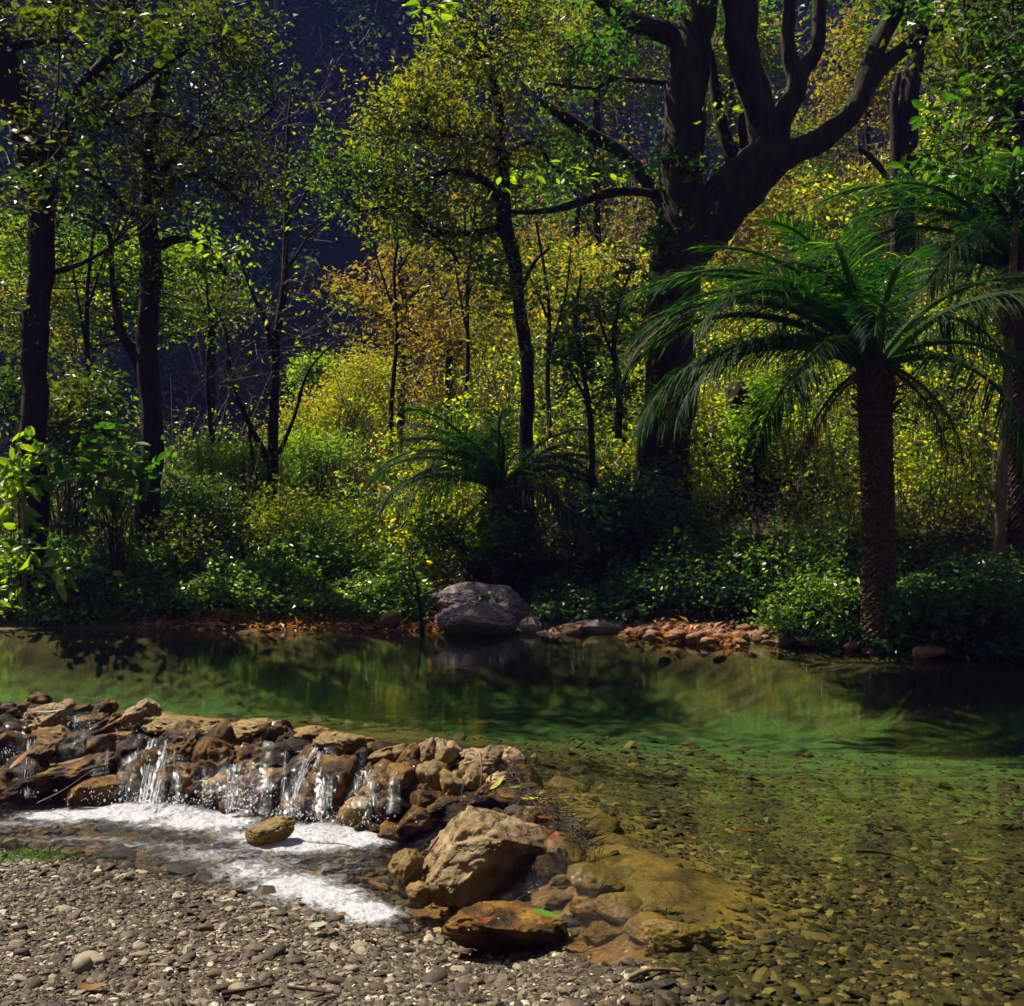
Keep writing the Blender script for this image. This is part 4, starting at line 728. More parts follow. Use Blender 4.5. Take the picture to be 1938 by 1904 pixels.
# --- undergrowth on the slopes
def visible(x, y): return np.abs(x) < .50 * y + 1.0
def thicket(name, n, xr, yr, cond, rad, per, lsize, mat, hgt=.6, stems=1.0, sd=0, kw={}):
    r = np.random.default_rng(sd); x = r.uniform(*xr, n); y = r.uniform(*yr, n) ; k = cond(x, y); x, y = x[k], y[k]; g = ground_z(x, y)
    rd = rad * np.exp(r.normal(0, .3, len(x))); c = np.stack([x, y, g + rd * hgt], 1)
    (V, Fc, A), p, d = cloud(c, rd, per, lsize, .9, .5, **kw)
    o = build(name, V, Fc, mat, None, {'rnd': A}); tag(o, kind='stuff')
    ns = int(len(x) * 5 * stems)
    if ns:
        i = r.integers(0, len(x), ns); a = c[i].copy(); a[:, 2] = g[i] - .05; a[:, :2] += r.normal(size=(ns, 2)) * rd[i][:, None] * .4
        b = a + np.stack([r.normal(0, .35, ns), r.normal(0, .35, ns), r.uniform(.7, 2.2, ns)], 1) * rd[i][:, None]; m_ = (a + b) / 2 + r.normal(size=(ns, 3)) * .12 * rd[i][:, None]
        rr_ = .004 + .0006 * y[i]; V, Fc = segs(np.r_[a, m_], np.r_[m_, b], np.r_[rr_, rr_ * .7], np.r_[rr_ * .7, rr_ * .3])
        o2 = build(name.replace('undergrowth', 'brushwood') if 'undergrowth' in name else name + '_stems', V, Fc, M['twig']); tag(o2, kind='stuff')
    return o
A_ = lambda x, y: x / np.maximum(y, 1)
tag(thicket('undergrowth', 560, (-1.5, 13), (13.2, 24), lambda x, y: visible(x, y) & (A_(x, y) > .10) & (y > y_bank(x) + 1.6), .58, 360, .058, M['leaf_mix'], sd=1), 'tangled sunlit yellow green undergrowth covering the right slope', 'undergrowth')
tag(thicket('undergrowth', 260, (-4, 6), (15.5, 26), lambda x, y: visible(x, y) & (A_(x, y) > -.15) & (A_(x, y) < .16), .7, 300, .09, M['leaf_mix'], sd=2), 'mixed yellow and orange undergrowth on the middle slope', 'undergrowth')
tag(thicket('undergrowth', 220, (-9, 17), (22, 35), lambda x, y: visible(x, y) & (A_(x, y) > -.12), 1.0, 240, .14, M['leaf_rust'], sd=3), 'dry rust coloured scrub on the upper slope', 'undergrowth')
tag(thicket('undergrowth', 260, (-16, -1), (15, 30), lambda x, y: visible(x, y) & (A_(x, y) < -.10), .75, 250, .10, M['leaf_dark'], sd=4), 'dark green undergrowth on the left flat', 'undergrowth')
tag(thicket('undergrowth', 90, (-8, -2), (18, 28), lambda x, y: visible(x, y) & (A_(x, y) < -.10) & (A_(x, y) > -.34), .8, 420, .075, M['leaf_lime'], hgt=.5, sd=5), 'bright yellow green meadow plants in the sun behind the slim tree', 'undergrowth')
def tall_brush(name, n, xr, yr, cond, h, mat, ls, sd, label, per=26):
    r = np.random.default_rng(sd); x = r.uniform(*xr, n); y = r.uniform(*yr, n); k = cond(x, y); x, y = x[k], y[k]; g = ground_z(x, y); a0, a1, q0, q1, B = [], [], [], [], Bag()
    for i in range(len(x)):
        hh = h * r.uniform(.5, 1.3); p = np.array([x[i], y[i], g[i] - .05]); d = np.array([r.normal(0, .22), r.normal(0, .1), 1.0]); w_ = r.uniform(.010, .022)
        for j in range(6):
            d = d + r.normal(0, .16, 3); q = p + d / np.linalg.norm(d) * hh / 6; a0.append(p); a1.append(q); q0.append(w_ * (1 - j / 6.5)); q1.append(w_ * (1 - (j + 1) / 6.5)); 
            for _ in range(2 if j else 0):
                e = q + np.array([r.normal(0, .3), r.normal(0, .25), r.uniform(-.05, .35)]) * hh * .28; a0.append(q); a1.append(e); q0.append(w_ * .35); q1.append(.002)
                m_ = per // 2 if r.random() < .75 else 0
                if m_: t = r.random(m_); V, Fc, A = leaves(q + (e - q) * t[:, None] * 1.15 + r.normal(size=(m_, 3)) * .07 * hh * .4, ls); B.add(V, Fc, np.clip(A * .7 + r.random() * .35, 0, 1))
            p = q
    V, Fc = segs(a0, a1, q0, q1); o = build('brushwood', V, Fc, M['twig']); tag(o, kind='stuff'); o = B.build(name, mat); tag(o, label, 'undergrowth', kind='stuff')
tall_brush('undergrowth', 150, (-3.5, 8), (14.2, 21), lambda x, y: visible(x, y) & (A_(x, y) > -.14) & (y > y_bank(x) + 1.6), 2.2, M['leaf_mix'], .075, 41, 'leafy saplings tangled between the two palms and beyond')
tall_brush('undergrowth', 130, (-6, 14), (21, 31), lambda x, y: visible(x, y) & (A_(x, y) > -.2), 3.6, M['leaf_rust'], .10, 42, 'taller rusty saplings scattered on the middle of the slope', 34)
tall_brush('undergrowth', 70, (-9, -3), (15.5, 25), lambda x, y: visible(x, y), 2.2, M['leaf_lime'], .08, 43, 'thin lime leaved saplings among the left trees', 14)
tall_brush('undergrowth', 45, (-1, 9), (13.4, 19), lambda x, y: visible(x, y) & (A_(x, y) > -.02) & (y > y_bank(x) + 1.3), 2.0, M['leaf_shade'], .085, 44, 'dark leaved saplings breaking up the sunlit right slope', 30)  # dark leaf colour put in to stand for shaded gaps in the thicket
for (lb, u, v, w_, d, lean) in [('thin dark stem rising from the slope between the smaller palm and the sapling', 1045, 800, 11, 17, -30), ('thin dark stem on the slope just right of the massive trunk', 1480, 800, 13, 18, 26), ('crooked thin stem on the slope left of the thick palm', 1560, 840, 11, 17, -40),
        ('thin stem on the slope right of the thick palm crown', 1790, 800, 14, 17, 30), ('slanting thin stem high on the slope left of the crooked leafy tree', 740, 720, 9, 20, 36), ('pair of dark thin stems behind the smaller palm', 880, 760, 10, 18, 20), ('dark thin stem on the flat right of the leaning tree', 160, 780, 12, 17, 22), ('dark slender stem left of the slim bare tree', 400, 800, 10, 19, -24)]:
    T('sapling', lb, 'sapling', d, [[(u, v + 60, w_), (u + lean * .3, v - 80, w_ * .85), (u + lean * .2, v - 220, w_ * .65), (u + lean, v - 380, w_ * .4)], [(u + lean * .25, v - 120, w_ * .6), (u - lean * .8, v - 240, w_ * .4), (u - lean * 1.2, v - 330, w_ * .25)], [(u + lean * .3, v - 200, w_ * .5), (u + lean * 1.8, v - 300, w_ * .3)]],
      [(u + lean * .5, v - 330, 70, 80, .9, 12)], M['leaf_green'], M['bark'], .08, 26, .3, group='thin saplings on the slope')
# shrubs one can tell apart
def shrub(label, u, v, ru, rv, d, mat, n, ls, per=60, cr=.25, stems=6, big=False, name='shrub', cat='shrub', twig='twig_dark', up=.6):
    c = P(u, v, y=d); g = gpt(c[0], d); root = empty(name, g, label, cat); B = Bag(); s = d / F_PX; a0, a1, q0, q1 = [], [], [], []
    sub_c = rng.normal(size=(6, 3)) * .42; sub_r = rng.uniform(.3, .65, 6)
    for i in range(n):
        q_ = rng.integers(0, 6); a = sub_c[q_] + unit(rng.normal(size=3)) * rng.random() ** .4 * sub_r[q_]; p = c + a * np.array([ru * s, (ru + rv) / 2 * s, rv * s]); p[2] = max(p[2], g[2] + .05); b = g + np.r_[rng.normal(0, .08, 2), 0]; m_ = b + (p - b) * np.array([.35, .35, .6])
        pth = catmull([b, m_, p], 3); a0 += list(pth[:-1]); a1 += list(pth[1:]); rd = np.linspace(.010, .003, len(pth)); q0 += list(rd[:-1]); q1 += list(rd[1:])
        pp = p + rng.normal(size=(per, 3)) * cr * .5 * np.array([1, 1, .7]); V, Fc, A = leaves(pp, ls, big=big, up=up, aspect=.42 if big else .5); B.add(V, Fc, np.clip(A * .8 + rng.random() * .25, 0, 1))
    V, Fc = segs(a0, a1, q0, q1); tag(build('stems', V, Fc, M[twig], root), kind='stuff'); B.build('foliage', mat, root); return root
shrub('golden yellow bush glowing in the sun left of the smaller palm', 628, 800, 85, 95, 21, M['leaf_gold'], 90, .06, 120, .5)
shrub('smaller golden bush on the rise behind the largest golden bush', 690, 735, 50, 55, 22.5, M['leaf_gold'], 50, .06, 110, .45)
shrub('low golden green growth spilling toward the water from the golden bush', 600, 880, 90, 45, 19.5, M['leaf_lime'], 60, .055, 120, .45)
shrub('round lime green bush above the golden bush', 585, 705, 46, 36, 24, M['leaf_lime'], 30, .09, 80, .4)
shrub('low lime bush in the sun at the foot of the slim tree', 450, 880, 120, 50, 18, M['leaf_lime'], 70, .05, 140, .4)
shrub('large leaved light green bush on the left bank', 225, 880, 105, 85, 13.9, M['leaf_green'], 34, .20, 8, .3, big=True, up=1.4)
shrub('lower part of broad leaved sprigs with pale shiny leaves on the left bank', 150, 1060, 120, 70, 13.6, M['leaf_bank'], 26, .15, 7, .3, big=True, up=1.0)
shrub('bushy plant with big leaves at the left edge above the water', 30, 900, 50, 70, 13.6, M['leaf_lime'], 10, .2, 8, .25, big=True, up=1.2)
shrub('dark leafy bush behind the left bank sprigs', 130, 780, 130, 80, 15.2, M['leaf_dark'], 60, .09, 60, .4)
shrub('yellow leafy clump lit beside the base of the massive trunk', 1340, 790, 45, 60, 16.5, M['leaf_gold'], 36, .075, 70, .3)
shrub('climbing leafy mass on an old stump right of the massive trunk', 1430, 780, 60, 75, 15.5, M['leaf_lime'], 50, .075, 60, .3)
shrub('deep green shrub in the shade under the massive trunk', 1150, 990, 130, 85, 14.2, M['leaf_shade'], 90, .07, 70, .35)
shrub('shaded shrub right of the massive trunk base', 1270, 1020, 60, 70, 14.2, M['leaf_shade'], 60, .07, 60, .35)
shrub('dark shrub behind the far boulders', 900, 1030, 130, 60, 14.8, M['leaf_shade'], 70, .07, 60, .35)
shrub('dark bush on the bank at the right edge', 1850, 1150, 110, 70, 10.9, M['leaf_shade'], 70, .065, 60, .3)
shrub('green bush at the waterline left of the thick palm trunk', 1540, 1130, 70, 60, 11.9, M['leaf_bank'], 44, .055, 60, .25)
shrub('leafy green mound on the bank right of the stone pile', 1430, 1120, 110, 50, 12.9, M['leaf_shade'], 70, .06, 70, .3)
shrub('olive bush in front of the meadow left of the smaller palm', 560, 1000, 110, 80, 15, M['leaf_olive'], 80, .055, 80, .35)
shrub('dark green bush under the second trunk on the left bank', 380, 1010, 100, 80, 14.6, M['leaf_dark'], 70, .06, 80, .35)
shrub('small pale leaved weed between the far boulders and the stone pile', 1195, 1160, 20, 18, 12.95, M['leaf_bank'], 8, .09, 8, .12, big=True, up=1.2, name='weed', cat='weed')
shrub('weed with upright leaves sprouting right of the rounded far boulder', 1030, 1150, 16, 24, 12.95, M['leaf_green'], 8, .08, 8, .12, big=True, name='weed', cat='weed')
shrub('weed growing out of the crack between the two large far boulders', 925, 1132, 22, 10, 13.1, M['leaf_green'], 7, .06, 9, .12, big=True, name='weed', cat='weed')
T('sapling', 'thin upright sapling with yellow tinged leaves at the left edge of the bank', 'sapling', 13.5, [[(48, 1180, 9), (46, 1080, 8), (44, 980, 7), (42, 880, 5), (30, 800, 3)], [(46, 1060, 4), (80, 1030, 3), (105, 1010, 2)], [(46, 1100, 4), (100, 1078, 3), (150, 1090, 2)]],
  [(40, 870, 50, 50, .4, 7), (60, 1040, 50, 50, .4, 7), (20, 1090, 30, 60, .4, 5)], M['leaf_lime'], M['bark_pale'], .16, 10, .16, big=True)
T('sapling', 'leafless forked sapling standing in the water left of the far boulders', 'sapling', 13.0, [[(798, 1190, 9), (794, 1150, 7), (790, 1110, 5), (780, 1080, 3)], [(797, 1170, 4), (815, 1145, 3), (830, 1120, 2)], [(793, 1140, 4), (775, 1115, 3), (765, 1090, 2)]], [(795, 1080, 30, 40, .3, 6)], M['leaf_green'], M['bark'], .07, 5, .15)
# bank cover: leafy ground plants along the far waterline
def cover(name, n, ur, mat, ls, hf, sd, depth=1.6):
    r = np.random.default_rng(sd); u = r.uniform(*ur, n); xx = (u - CU) / F_PX * 13.2; t = r.random(n) ** .8 * depth + .05
    y = y_bank(xx) + t; x = (u - CU) / F_PX * y; g = ground_z(x, y); hh = hf(u) * (.35 + .65 * sm(t, 0, 1.0)) * (1 + .45 * fbm2(x, y, 1.6, 3, sd))
    z = g + .02 + np.clip(hh, .05, 2) * r.random(n) ** .55; P0 = np.stack([x, y, z], 1)[~((u > 1185) & (u < 1470) & (t < .42))]
    V, Fc, A = leaves(P0, ls, up=1.5, droop=.15, aspect=.62, fold=.1); return build(name, V, Fc, mat, None, {'rnd': A})
o = cover('ground_cover', 44000, (-60, 810), M['leaf_bank'], .062, lambda u: np.interp(u, [-60, 200, 420, 600, 760, 810], [.75, .65, .8, .75, .65, .35]), 1); tag(o, 'pale shiny leaved plants crowding the left part of the far waterline', 'ground cover', kind='stuff')
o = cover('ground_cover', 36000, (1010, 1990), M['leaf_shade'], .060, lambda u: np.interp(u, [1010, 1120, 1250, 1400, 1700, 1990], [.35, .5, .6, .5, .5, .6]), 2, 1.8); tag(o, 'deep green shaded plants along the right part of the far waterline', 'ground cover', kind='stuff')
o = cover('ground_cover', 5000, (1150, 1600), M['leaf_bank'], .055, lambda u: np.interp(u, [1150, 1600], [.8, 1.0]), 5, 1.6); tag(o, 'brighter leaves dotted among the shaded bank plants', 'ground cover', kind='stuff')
# fallen leaves at the waterline
n = 1500; u = np.r_[230 + 600 * rng.random(n) ** .6, rng.uniform(1180, 1400, 900)]; xx = (u - CU) / F_PX * 13.1; y = y_bank(xx) + rng.normal(.06, .14, len(u)); x = (u - CU) / F_PX * y
V, Fc, A = leaves(np.stack([x, y, np.maximum(ground_z(x, y), 0) + rng.uniform(.005, .05, len(u))], 1), .085, up=4, droop=0, aspect=.5)
o = build('leaf_litter', V, Fc, M['litter'], None, {'rnd': A}); tag(o, 'orange brown fallen leaves strewn along the far waterline', 'fallen leaves', kind='stuff')

# --- palms
def frond(L, e0, e1, ll, n=80, curl=0.0, sd=0, droopy=.45, wid=.020):
    r = np.random.default_rng(sd); K = 26; s = np.linspace(0, 1, K); el = e0 + (e1 - e0) * s ** 1.25
    T_ = np.stack([np.cos(el), curl * s ** 2, np.sin(el)], 1); T_ = unit(T_); pts = np.vstack([[0, 0, 0], np.cumsum(T_[:-1] * L / (K - 1), axis=0)])
    V, Fc = tube(pts, np.linspace(.020, .004, K), 5); Fr = np.concatenate([Fc[:, [0, 1, 2]], Fc[:, [0, 2, 3]]]); A = [np.full(len(V), .9)]; Vs, Fs, nn = [V], [Fr], len(V)
    t = np.linspace(.16, .995, n)
    for sg in (-1, 1):
        tt = t + r.normal(0, .003, n); base = np.stack([np.interp(tt, s, pts[:, q]) for q in range(3)], 1); tg = unit(np.stack([np.interp(tt, s, T_[:, q]) for q in range(3)], 1))
        side = np.tile([0, sg * 1.0, 0], (n, 1)); nor = unit(np.cross(tg, side)) * (-sg if False else 1); nor = np.where(nor[:, 2:3] < 0, -nor, nor)
        fwd = np.interp(t, [0, .5, 1], [.55, .75, 1.8]); lift = np.interp(t, [0, 1], [.35, .15]) + r.normal(0, .22, n)
        d = unit(side + tg * fwd[:, None] + nor * lift[:, None] + r.normal(0, .11, (n, 3))); l = ll * np.interp(t, [0, .16, .35, .7, 1], [.3, .55, 1, .95, .45]) * r.uniform(.85, 1.1, n)
        wv = unit(np.cross(d, nor + side * .3)) * wid
        p1 = base + d * l[:, None] * .38; dr = np.array([0, 0, -1.])
        p2 = base + d * l[:, None] * .74 + dr * (l * droopy * .25)[:, None]; p3 = base + d * l[:, None] * .98 + dr * (l * droopy * .6)[:, None]
        V = np.stack([base, p1 + wv * .5, p1 - wv * .5, p2 + wv * .42, p2 - wv * .42, p3], 1).reshape(-1, 3)
        F_ = (np.arange(n)[:, None, None] * 6 + np.array([[0, 1, 2], [1, 3, 4], [1, 4, 2], [3, 5, 4]])[None]).reshape(-1, 3)
        Vs.append(V); Fs.append(F_ + nn); nn += len(V); A.append(np.repeat(r.random(n), 6))
    return np.concatenate(Vs), np.concatenate(Fs), np.concatenate(A)
FR = {}
def frond_mesh(kind, L, dry=False):
    key = (kind, dry)
    if key not in FR:
        e0, e1, dp = [(1.15, -.1, .2), (.95, -.5, .35), (.75, -.95, .5), (.45, -1.2, .7), (.1, -1.3, .8), (-.5, -1.5, .8)][kind]
        V, Fc, A = frond(1.0, e0, e1, .21, 84, .12 * (-1) ** kind, kind + 3, dp, .0062); ob = build('frond', V, Fc, M['palm_dry' if dry else 'palm'], None, {'rnd': A}); FR[key] = ob.data; bpy.data.objects.remove(ob)
    return FR[key]
def palm(label, u, v_top, v_base, wpx, d, L, n, sd, extra=(), trunk=True, seen=True):
    top = P(u, v_top, y=d); g = gpt(top[0], d); g[2] = min(g[2], P(u, v_base, y=d)[2]); root = empty('palm_tree', g, label, 'palm'); r = random.Random(sd)
    hgt = top[2] - g[2]; K = max(24, int(hgt / .022)); th_n = 26; zz = np.linspace(-.3, hgt, K); rad0 = wpx * .5 * d / F_PX
    V = []; pat = []
    for i, zc in enumerate(zz):
        rb = rad0 * (1 + .10 * math.exp(-max(zc, 0) * 3) + .16 * math.exp(-(hgt - zc) * 3.0))
        for j in range(th_n):
            a = j / th_n * 2 * math.pi; ph = (zc / .075 + j * 13 / th_n) ; ph2 = (zc / .075 - j * 13 / th_n); b = max(abs((ph % 1) - .5), abs((ph2 % 1) - .5)) * 2
            rr__ = rb * (1 + .20 * (1 - b) + .03 * math.sin(j * 5.1 + i)); V.append((top[0] + math.cos(a) * rr__ + .02 * math.sin(zc * 1.7), d + math.sin(a) * rr__, g[2] + zc))
    i = np.arange(K - 1)[:, None] * th_n; j = np.arange(th_n)[None]; j2 = (j + 1) % th_n
    build('trunk', np.array(V), np.stack([i + j, i + j2, i + th_n + j2, i + th_n + j], -1).reshape(-1, 4), M['palm_bark'], root)
    a0, a1 = [], []                                   # old leaf bases under the crown
    for q in range(90):
        a = r.uniform(0, 6.28); zc = hgt - r.uniform(.0, .55); st = np.array([top[0] + math.cos(a) * rad0, d + math.sin(a) * rad0, g[2] + zc]); a0.append(st); a1.append(st + np.array([math.cos(a) * .14, math.sin(a) * .14, .10 + r.uniform(-.15, .15)]))
    V, Fc = segs(a0, a1, [.022] * len(a0), [.007] * len(a0)); tag(build('leaf_base', V, Fc, M['palm_bark'], root), kind='stuff')
    def add(kind, az, s, dry=False, tw=0):
        o = bpy.data.objects.new('frond', frond_mesh(kind, 1, dry)); C.objects.link(o); o.parent = root
        o.location = (top[0] - g[0] + math.cos(az) * rad0 * .4, d - g[1] + math.sin(az) * rad0 * .4, hgt + r.uniform(-.08, .12)); o.rotation_euler = (tw, 0, az); o.scale = (s, s, s)
    for q in range(n):
        kind = [0, 0, 1, 1, 1, 2, 2, 2, 3, 3, 4][q % 11]; az = q * 2.39996 + r.uniform(-.3, .3)
        if math.cos(az) > .25 and q % 3 == 0 and L > 2.5: continue
        add(kind, az, L * r.uniform(.7, 1.12), dry=(r.random() < .08), tw=r.uniform(-.5, .5))
    for q in range(n // 5): add(5, r.uniform(0, 6.28), L * r.uniform(.35, .55), True)
    for kind, az, s in extra: add(kind, R(az), L * s, False)
    return root
palm('tallest palm with thick scaly trunk at the right bank and arching fronds', 1660, 690, 1240, 54, 11.3, 2.6, 22, 1,
     [(2, 182, 1.12), (3, 190, 1.12), (3, 200, 1.0), (1, 175, 1.1), (2, 168, 1.1), (3, 172, .95), (2, 205, 1.0), (1, 190, 1.0), (1, 160, .95), (0, 165, .9), (0, 125, .95), (0, 80, .9), (0, 215, .85), (0, 30, .8)])
palm('smaller palm with a short dark trunk behind the far boulders', 950, 925, 1110, 50, 15.0, 1.85, 34, 2, [(2, 180, 1.1), (3, 195, 1.1), (2, 170, 1.1), (3, 185, 1), (2, 10, 1.0), (3, -5, 1), (1, 150, 1.1), (1, 120, 1.1)])
palm('palm cut off by the right edge, its fronds reaching in', 1925, 500, 1130, 34, 12.6, 2.3, 26, 3, [(2, 178, 1.0), (3, 190, 1.0), (1, 170, 1.1), (1, 200, 1)])
# stump right of the massive tree
T('tree_stump', 'short reddish stump overgrown with creepers right of the massive trunk', 'tree stump', 15.8, [[(1408, 880, 60), (1405, 800, 54), (1400, 745, 48), (1398, 725, 30)]], [], M['leaf_lime'], M['bark_moss'], k=14, base=True)

# --- the shaded hillside beyond
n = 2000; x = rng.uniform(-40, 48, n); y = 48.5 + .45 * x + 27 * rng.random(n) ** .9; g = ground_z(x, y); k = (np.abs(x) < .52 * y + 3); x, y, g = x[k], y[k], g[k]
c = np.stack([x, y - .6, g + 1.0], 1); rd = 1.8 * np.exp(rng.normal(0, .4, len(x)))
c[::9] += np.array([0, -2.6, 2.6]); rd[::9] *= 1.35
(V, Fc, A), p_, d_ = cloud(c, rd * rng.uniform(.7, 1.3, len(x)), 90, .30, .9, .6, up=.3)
o = build('hillside_forest', V, Fc, M['leaf_haze_blue'], None, {'rnd': A}); tag(o, 'dense shaded forest on the steep hillside beyond', 'forest', kind='stuff')
ns = 2600; i = rng.integers(0, len(x), ns); a = c[i] + rng.normal(size=(ns, 3)) * 1.2; a[:, 1] -= 1.6; b = a + np.stack([rng.normal(0, .9, ns), rng.normal(0, .4, ns), rng.uniform(.4, 2.6, ns)], 1); m_ = (a + b) / 2 + rng.normal(size=(ns, 3)) * .3
V, Fc = segs(np.r_[a, m_], np.r_[m_, b], np.full(2 * ns, .030), np.full(2 * ns, .014)); o = build('hillside_brushwood', V, Fc, M['bark_ghost']); tag(o, 'pale bare stems among the forest on the steep hillside', 'brushwood', kind='stuff')

# ------------------------------------------------------------------ small things in front
def leaf_thing(label, u, v, z, L, wd, az, mat, tilt=.1, curl=.15, name='fallen_leaf', cat='leaf'):
    c = P(u, v, z=z); n = 9; s = np.linspace(0, 1, n); wv = wd * np.sin(np.pi * s ** .8) * .5; V = []
    for i in range(n):
        zc = curl * L * (s[i] - .5) ** 2 * 2 + tilt * L * s[i]
        for q in (-1, 0, 1): V.append((L * (s[i] - .5), wv[i] * q, zc + (.18 * wv[i] if q else 0)))
    V = np.array(V); ca, sa = math.cos(R(az)), math.sin(R(az)); V = np.stack([V[:, 0] * ca - V[:, 1] * sa, V[:, 0] * sa + V[:, 1] * ca, V[:, 2]], 1)
    i = np.arange(n - 1)[:, None] * 3; j = np.arange(2)[None]; Fc = np.stack([i + j, i + j + 1, i + j + 4, i + j + 3], -1).reshape(-1, 4)
    o = build(name, V, Fc, mat, smooth=True); o.location = Vector(c); tag(o, label, cat, 'single fallen leaves'); return o
def flat_leaf(name, c, c2, trans=.35):
    return mat_leaf(name, [(0, c), (1, c2)], trans, (1.4, 1.5, .7), .35)
Lg = flat_leaf('fresh green leaf', (.08, .24, .01), (.12, .30, .02)); Ly = flat_leaf('yellow leaf', (.42, .44, .06), (.5, .5, .1)); Lp = flat_leaf('pale dry leaf', (.42, .46, .34), (.5, .52, .4)); Lb = flat_leaf('brown dry leaf', (.28, .15, .06), (.40, .24, .11)); Lr = flat_leaf('reddish wet leaf', (.20, .05, .018), (.28, .08, .03))
leaf_thing('long fresh green leaf resting on the flat wet rock', 1035, 1731, -.10, .155, .045, -38, Lg, 0, .1)
leaf_thing('pale green dry leaf lying on the gravel near the stream', 602, 1754, -.30, .085, .06, 20, Lp, .1)
leaf_thing('tan curled dry leaf on the gravel at the bottom left', 175, 1872, -.19, .12, .05, 8, Lb, .05, .5)
leaf_thing('yellow leaf hanging on the stones above the large tan boulder', 941, 1492, .0, .15, .035, 60, Ly, .3)
leaf_thing('light green leaf at the right end of the weir', 975, 1492, .02, .08, .04, 10, Lg, .1)
leaf_thing('round yellow leaf floating at the right end of the weir', 1003, 1513, .015, .09, .05, -5, Ly, .05)
leaf_thing('amber leaf floating behind the large tan boulder', 1010, 1530, .01, .10, .04, -10, Lb, .05)
leaf_thing('orange wet leaf on the right shoulder of the large tan boulder', 1030, 1550, .01, .09, .04, -40, Lr, .1)
leaf_thing('red brown leaf stuck beside the dark wet rock', 1047, 1588, .01, .07, .04, 70, Lr, .3)
leaf_thing('crumpled reddish leaf plastered on the flat wet rock', 918, 1746, -.12, .08, .06, 5, Lr, .1, .6)
leaf_thing('pale tan leaf draped over a wet stone at the left end of the weir', 95, 1349, .06, .22, .06, 15, Lp, .05)
leaf_thing('brown leaf hanging on the wet stones at the left edge', 40, 1455, -.15, .16, .06, 50, Lb, .8)
leaf_thing('rust leaf wedged on the slanting stone at the left of the falls', 135, 1448, -.12, .18, .06, 20, Lb, .2)
leaf_thing('red brown leaf lying on the pool bed', 1415, 1862 - 290, -.33, .13, .05, -5, Lr, 0)
leaf_thing('green leaf lying on the pool bed in clear shallow water', 1565, 1548, -.40, .11, .04, 5, Lg, 0)
leaf_thing('long brown leaf sunk at the right side of the pool', 1850, 1527 + 100, -.36, .15, .05, -12, Lb, 0)
leaf_thing('thin yellow leaf sunk in the shallows right of the slab', 1560, 1547 + 5 + 140, -.24, .11, .025, 3, Ly, 0)
leaf_thing('bright yellow leaf hanging in front of the crooked leafy tree', 982, 345, 2, 1, 1, 0, Ly) if False else None
def twig_thing(label, pts, rad, mat='twig_dark'):
    P3 = catmull([P(u, v, z=z) for u, v, z in pts], 5); V, Fc = tube(P3, np.linspace(rad, rad * .4, len(P3)), 5)
    c = P3[0]; o = build('twig', V - c, Fc, M[mat], smooth=True); o.location = Vector(c); tag(o, label, 'twig', 'loose twigs and sticks'); return o
twig_thing('dark forked twig sticking out over the stream left of the large boulder', [(830, 1585, .12), (790, 1640, -.05), (745, 1690, -.30)], .004)
twig_thing('thin straight twig across the bright foam', [(600, 1595, -.33), (660, 1600, -.28), (715, 1630, -.32)], .003)
twig_thing('thin stick rising from the pool debris behind the large boulder', [(1010, 1530, .02), (1045, 1508, .10), (1075, 1490, .16)], .004)
twig_thing('slender straw leaning on the slanting stones by the left falls', [(70, 1520, -.34), (120, 1495, -.2), (178, 1455, -.05)], .004, 'bark_pale')
twig_thing('pale forked root lying at the gravel edge near the bottom', [(1190, 1850, .03), (1230, 1835, .05), (1290, 1838, .02)], .010, 'bark_pale')
twig_thing('dark stick lying on the gravel near the bottom', [(420, 1880, -.16), (470, 1872, -.15), (520, 1862, -.15)], .010)
twig_thing('second dark stick on the gravel right of the first', [(545, 1868, -.15), (590, 1874, -.15), (640, 1880, -.14)], .007)
twig_thing('vertical root hanging over the angular tan weir stone', [(908, 1425, .06), (912, 1460, -.02), (909, 1490, -.1)], .008, 'bark_pale')
twig_thing('dark sunken branch lying on the pool bed', [(1620, 1610, -.33), (1680, 1615, -.33), (1760, 1640, -.33)], .012)
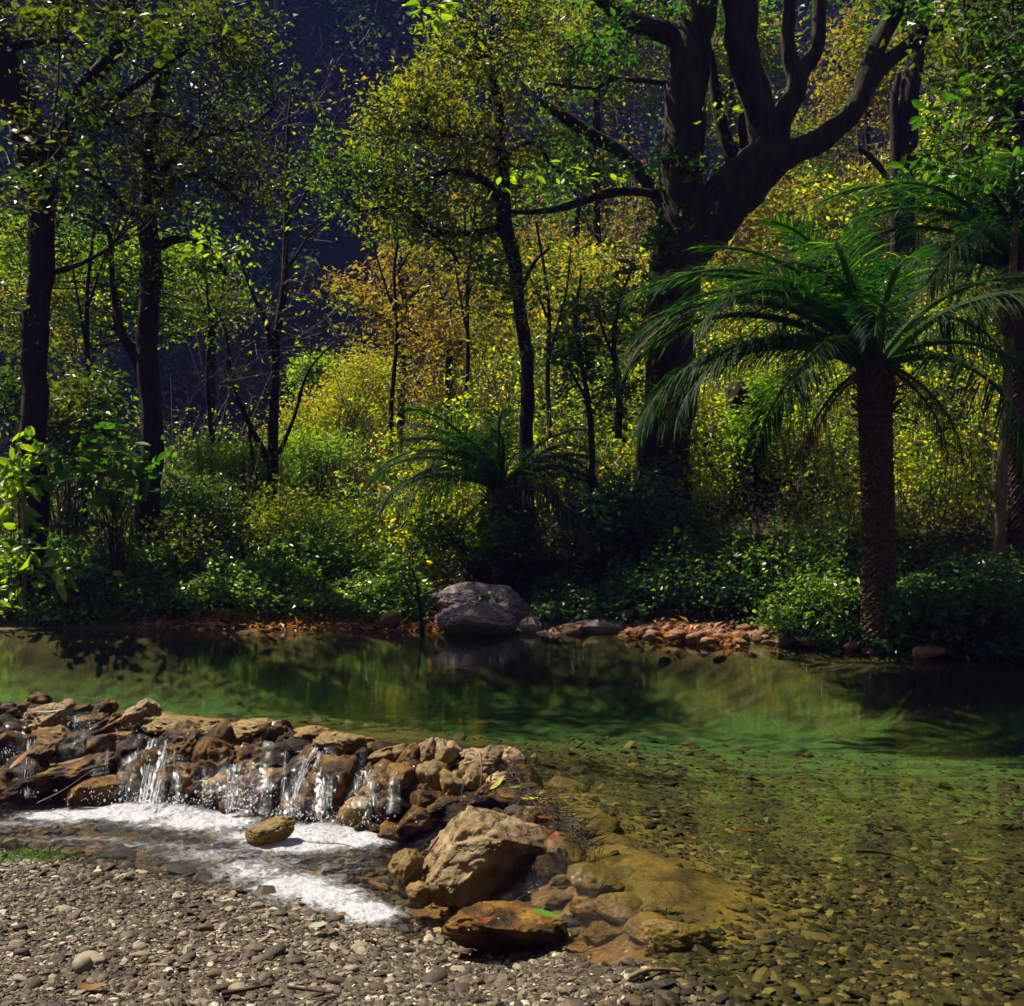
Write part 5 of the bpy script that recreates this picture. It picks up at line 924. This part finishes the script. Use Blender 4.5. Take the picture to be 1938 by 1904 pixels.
# bits of debris caught behind the boulder
n = 260; uu = rng.uniform(960, 1120, n); vv = 1470 + (uu - 960) * .75 + rng.normal(0, 14, n); a = np.array([P(q, s, z=.015) for q, s in zip(uu, vv)]); b = a + np.c_[rng.normal(0, .07, n), rng.normal(0, .09, n), rng.uniform(-.005, .03, n)]
V, Fc = segs(a, b, np.full(n, .0025), np.full(n, .0015)); o = build('floating_debris', V, Fc, M['twig_dark']); tag(o, 'fine dark twigs and rootlets caught behind the large tan boulder', 'debris', kind='stuff')
# grass on the edge of the bar at the left
n = 520; c = P(30, 1616, z=-.36); a = c + np.c_[rng.normal(0, .16, n), rng.normal(0, .07, n), np.zeros(n)]; a[:, 2] = np.maximum(ground_z(a[:, 0], a[:, 1]), LOW)
V, Fc, A = leaves(a, .024, up=.2, droop=-1.0, aspect=.14); o = build('grass', V, Fc, M['grass'], None, {'rnd': A}); tag(o, 'small patch of bright green grass at the left edge of the gravel', 'grass', kind='stuff')

# ------------------------------------------------------------------ air
bm = bmesh.new(); bmesh.ops.create_cube(bm, size=1.0); me = bpy.data.meshes.new('haze'); bm.to_mesh(me); bm.free(); o = bpy.data.objects.new('haze', me); C.objects.link(o)
o.scale = (300, 190, 110); o.location = (0, 37, 50); tag(o, 'thin blue air between the pool and the far hillside', 'haze', kind='stuff')
m, nt, N, L = nodes('blue haze'); out = N('ShaderNodeOutputMaterial'); v = N('ShaderNodeVolumePrincipled'); v.inputs['Color'].default_value = (.17, .20, 1, 1); v.inputs['Density'].default_value = .0007; v.inputs['Anisotropy'].default_value = 0
L(v.outputs[0], out.inputs['Volume']); me.materials.append(m)
n = 420; x = rng.uniform(-2.6, .7, n); y = rng.uniform(3.3, 5.6, n); k = on_bar(x, y); x, y = x[k], y[k]; g = ground_z(x, y) + .014
V, Fc, A = leaves(np.stack([x, y, g], 1), .02, up=3, droop=0, aspect=.4, var=.6); o = build('gravel_litter', V, Fc, M['litter_dull'], ground_o, {'rnd': A}); tag(o, kind='stuff')
i = rng.integers(0, len(x), 260); a = np.stack([x[i], y[i], g[i]], 1); an = rng.uniform(0, 6.28, 260); b = a + np.stack([np.cos(an), np.sin(an), np.zeros(260)], 1) * rng.uniform(.02, .09, 260)[:, None]; b[:, 2] = ground_z(b[:, 0], b[:, 1]) + .014
V, Fc = segs(a, b, np.full(260, .0018), np.full(260, .001)); o = build('gravel_twigs', V, Fc, M['twig_dark'], ground_o); tag(o, kind='stuff')
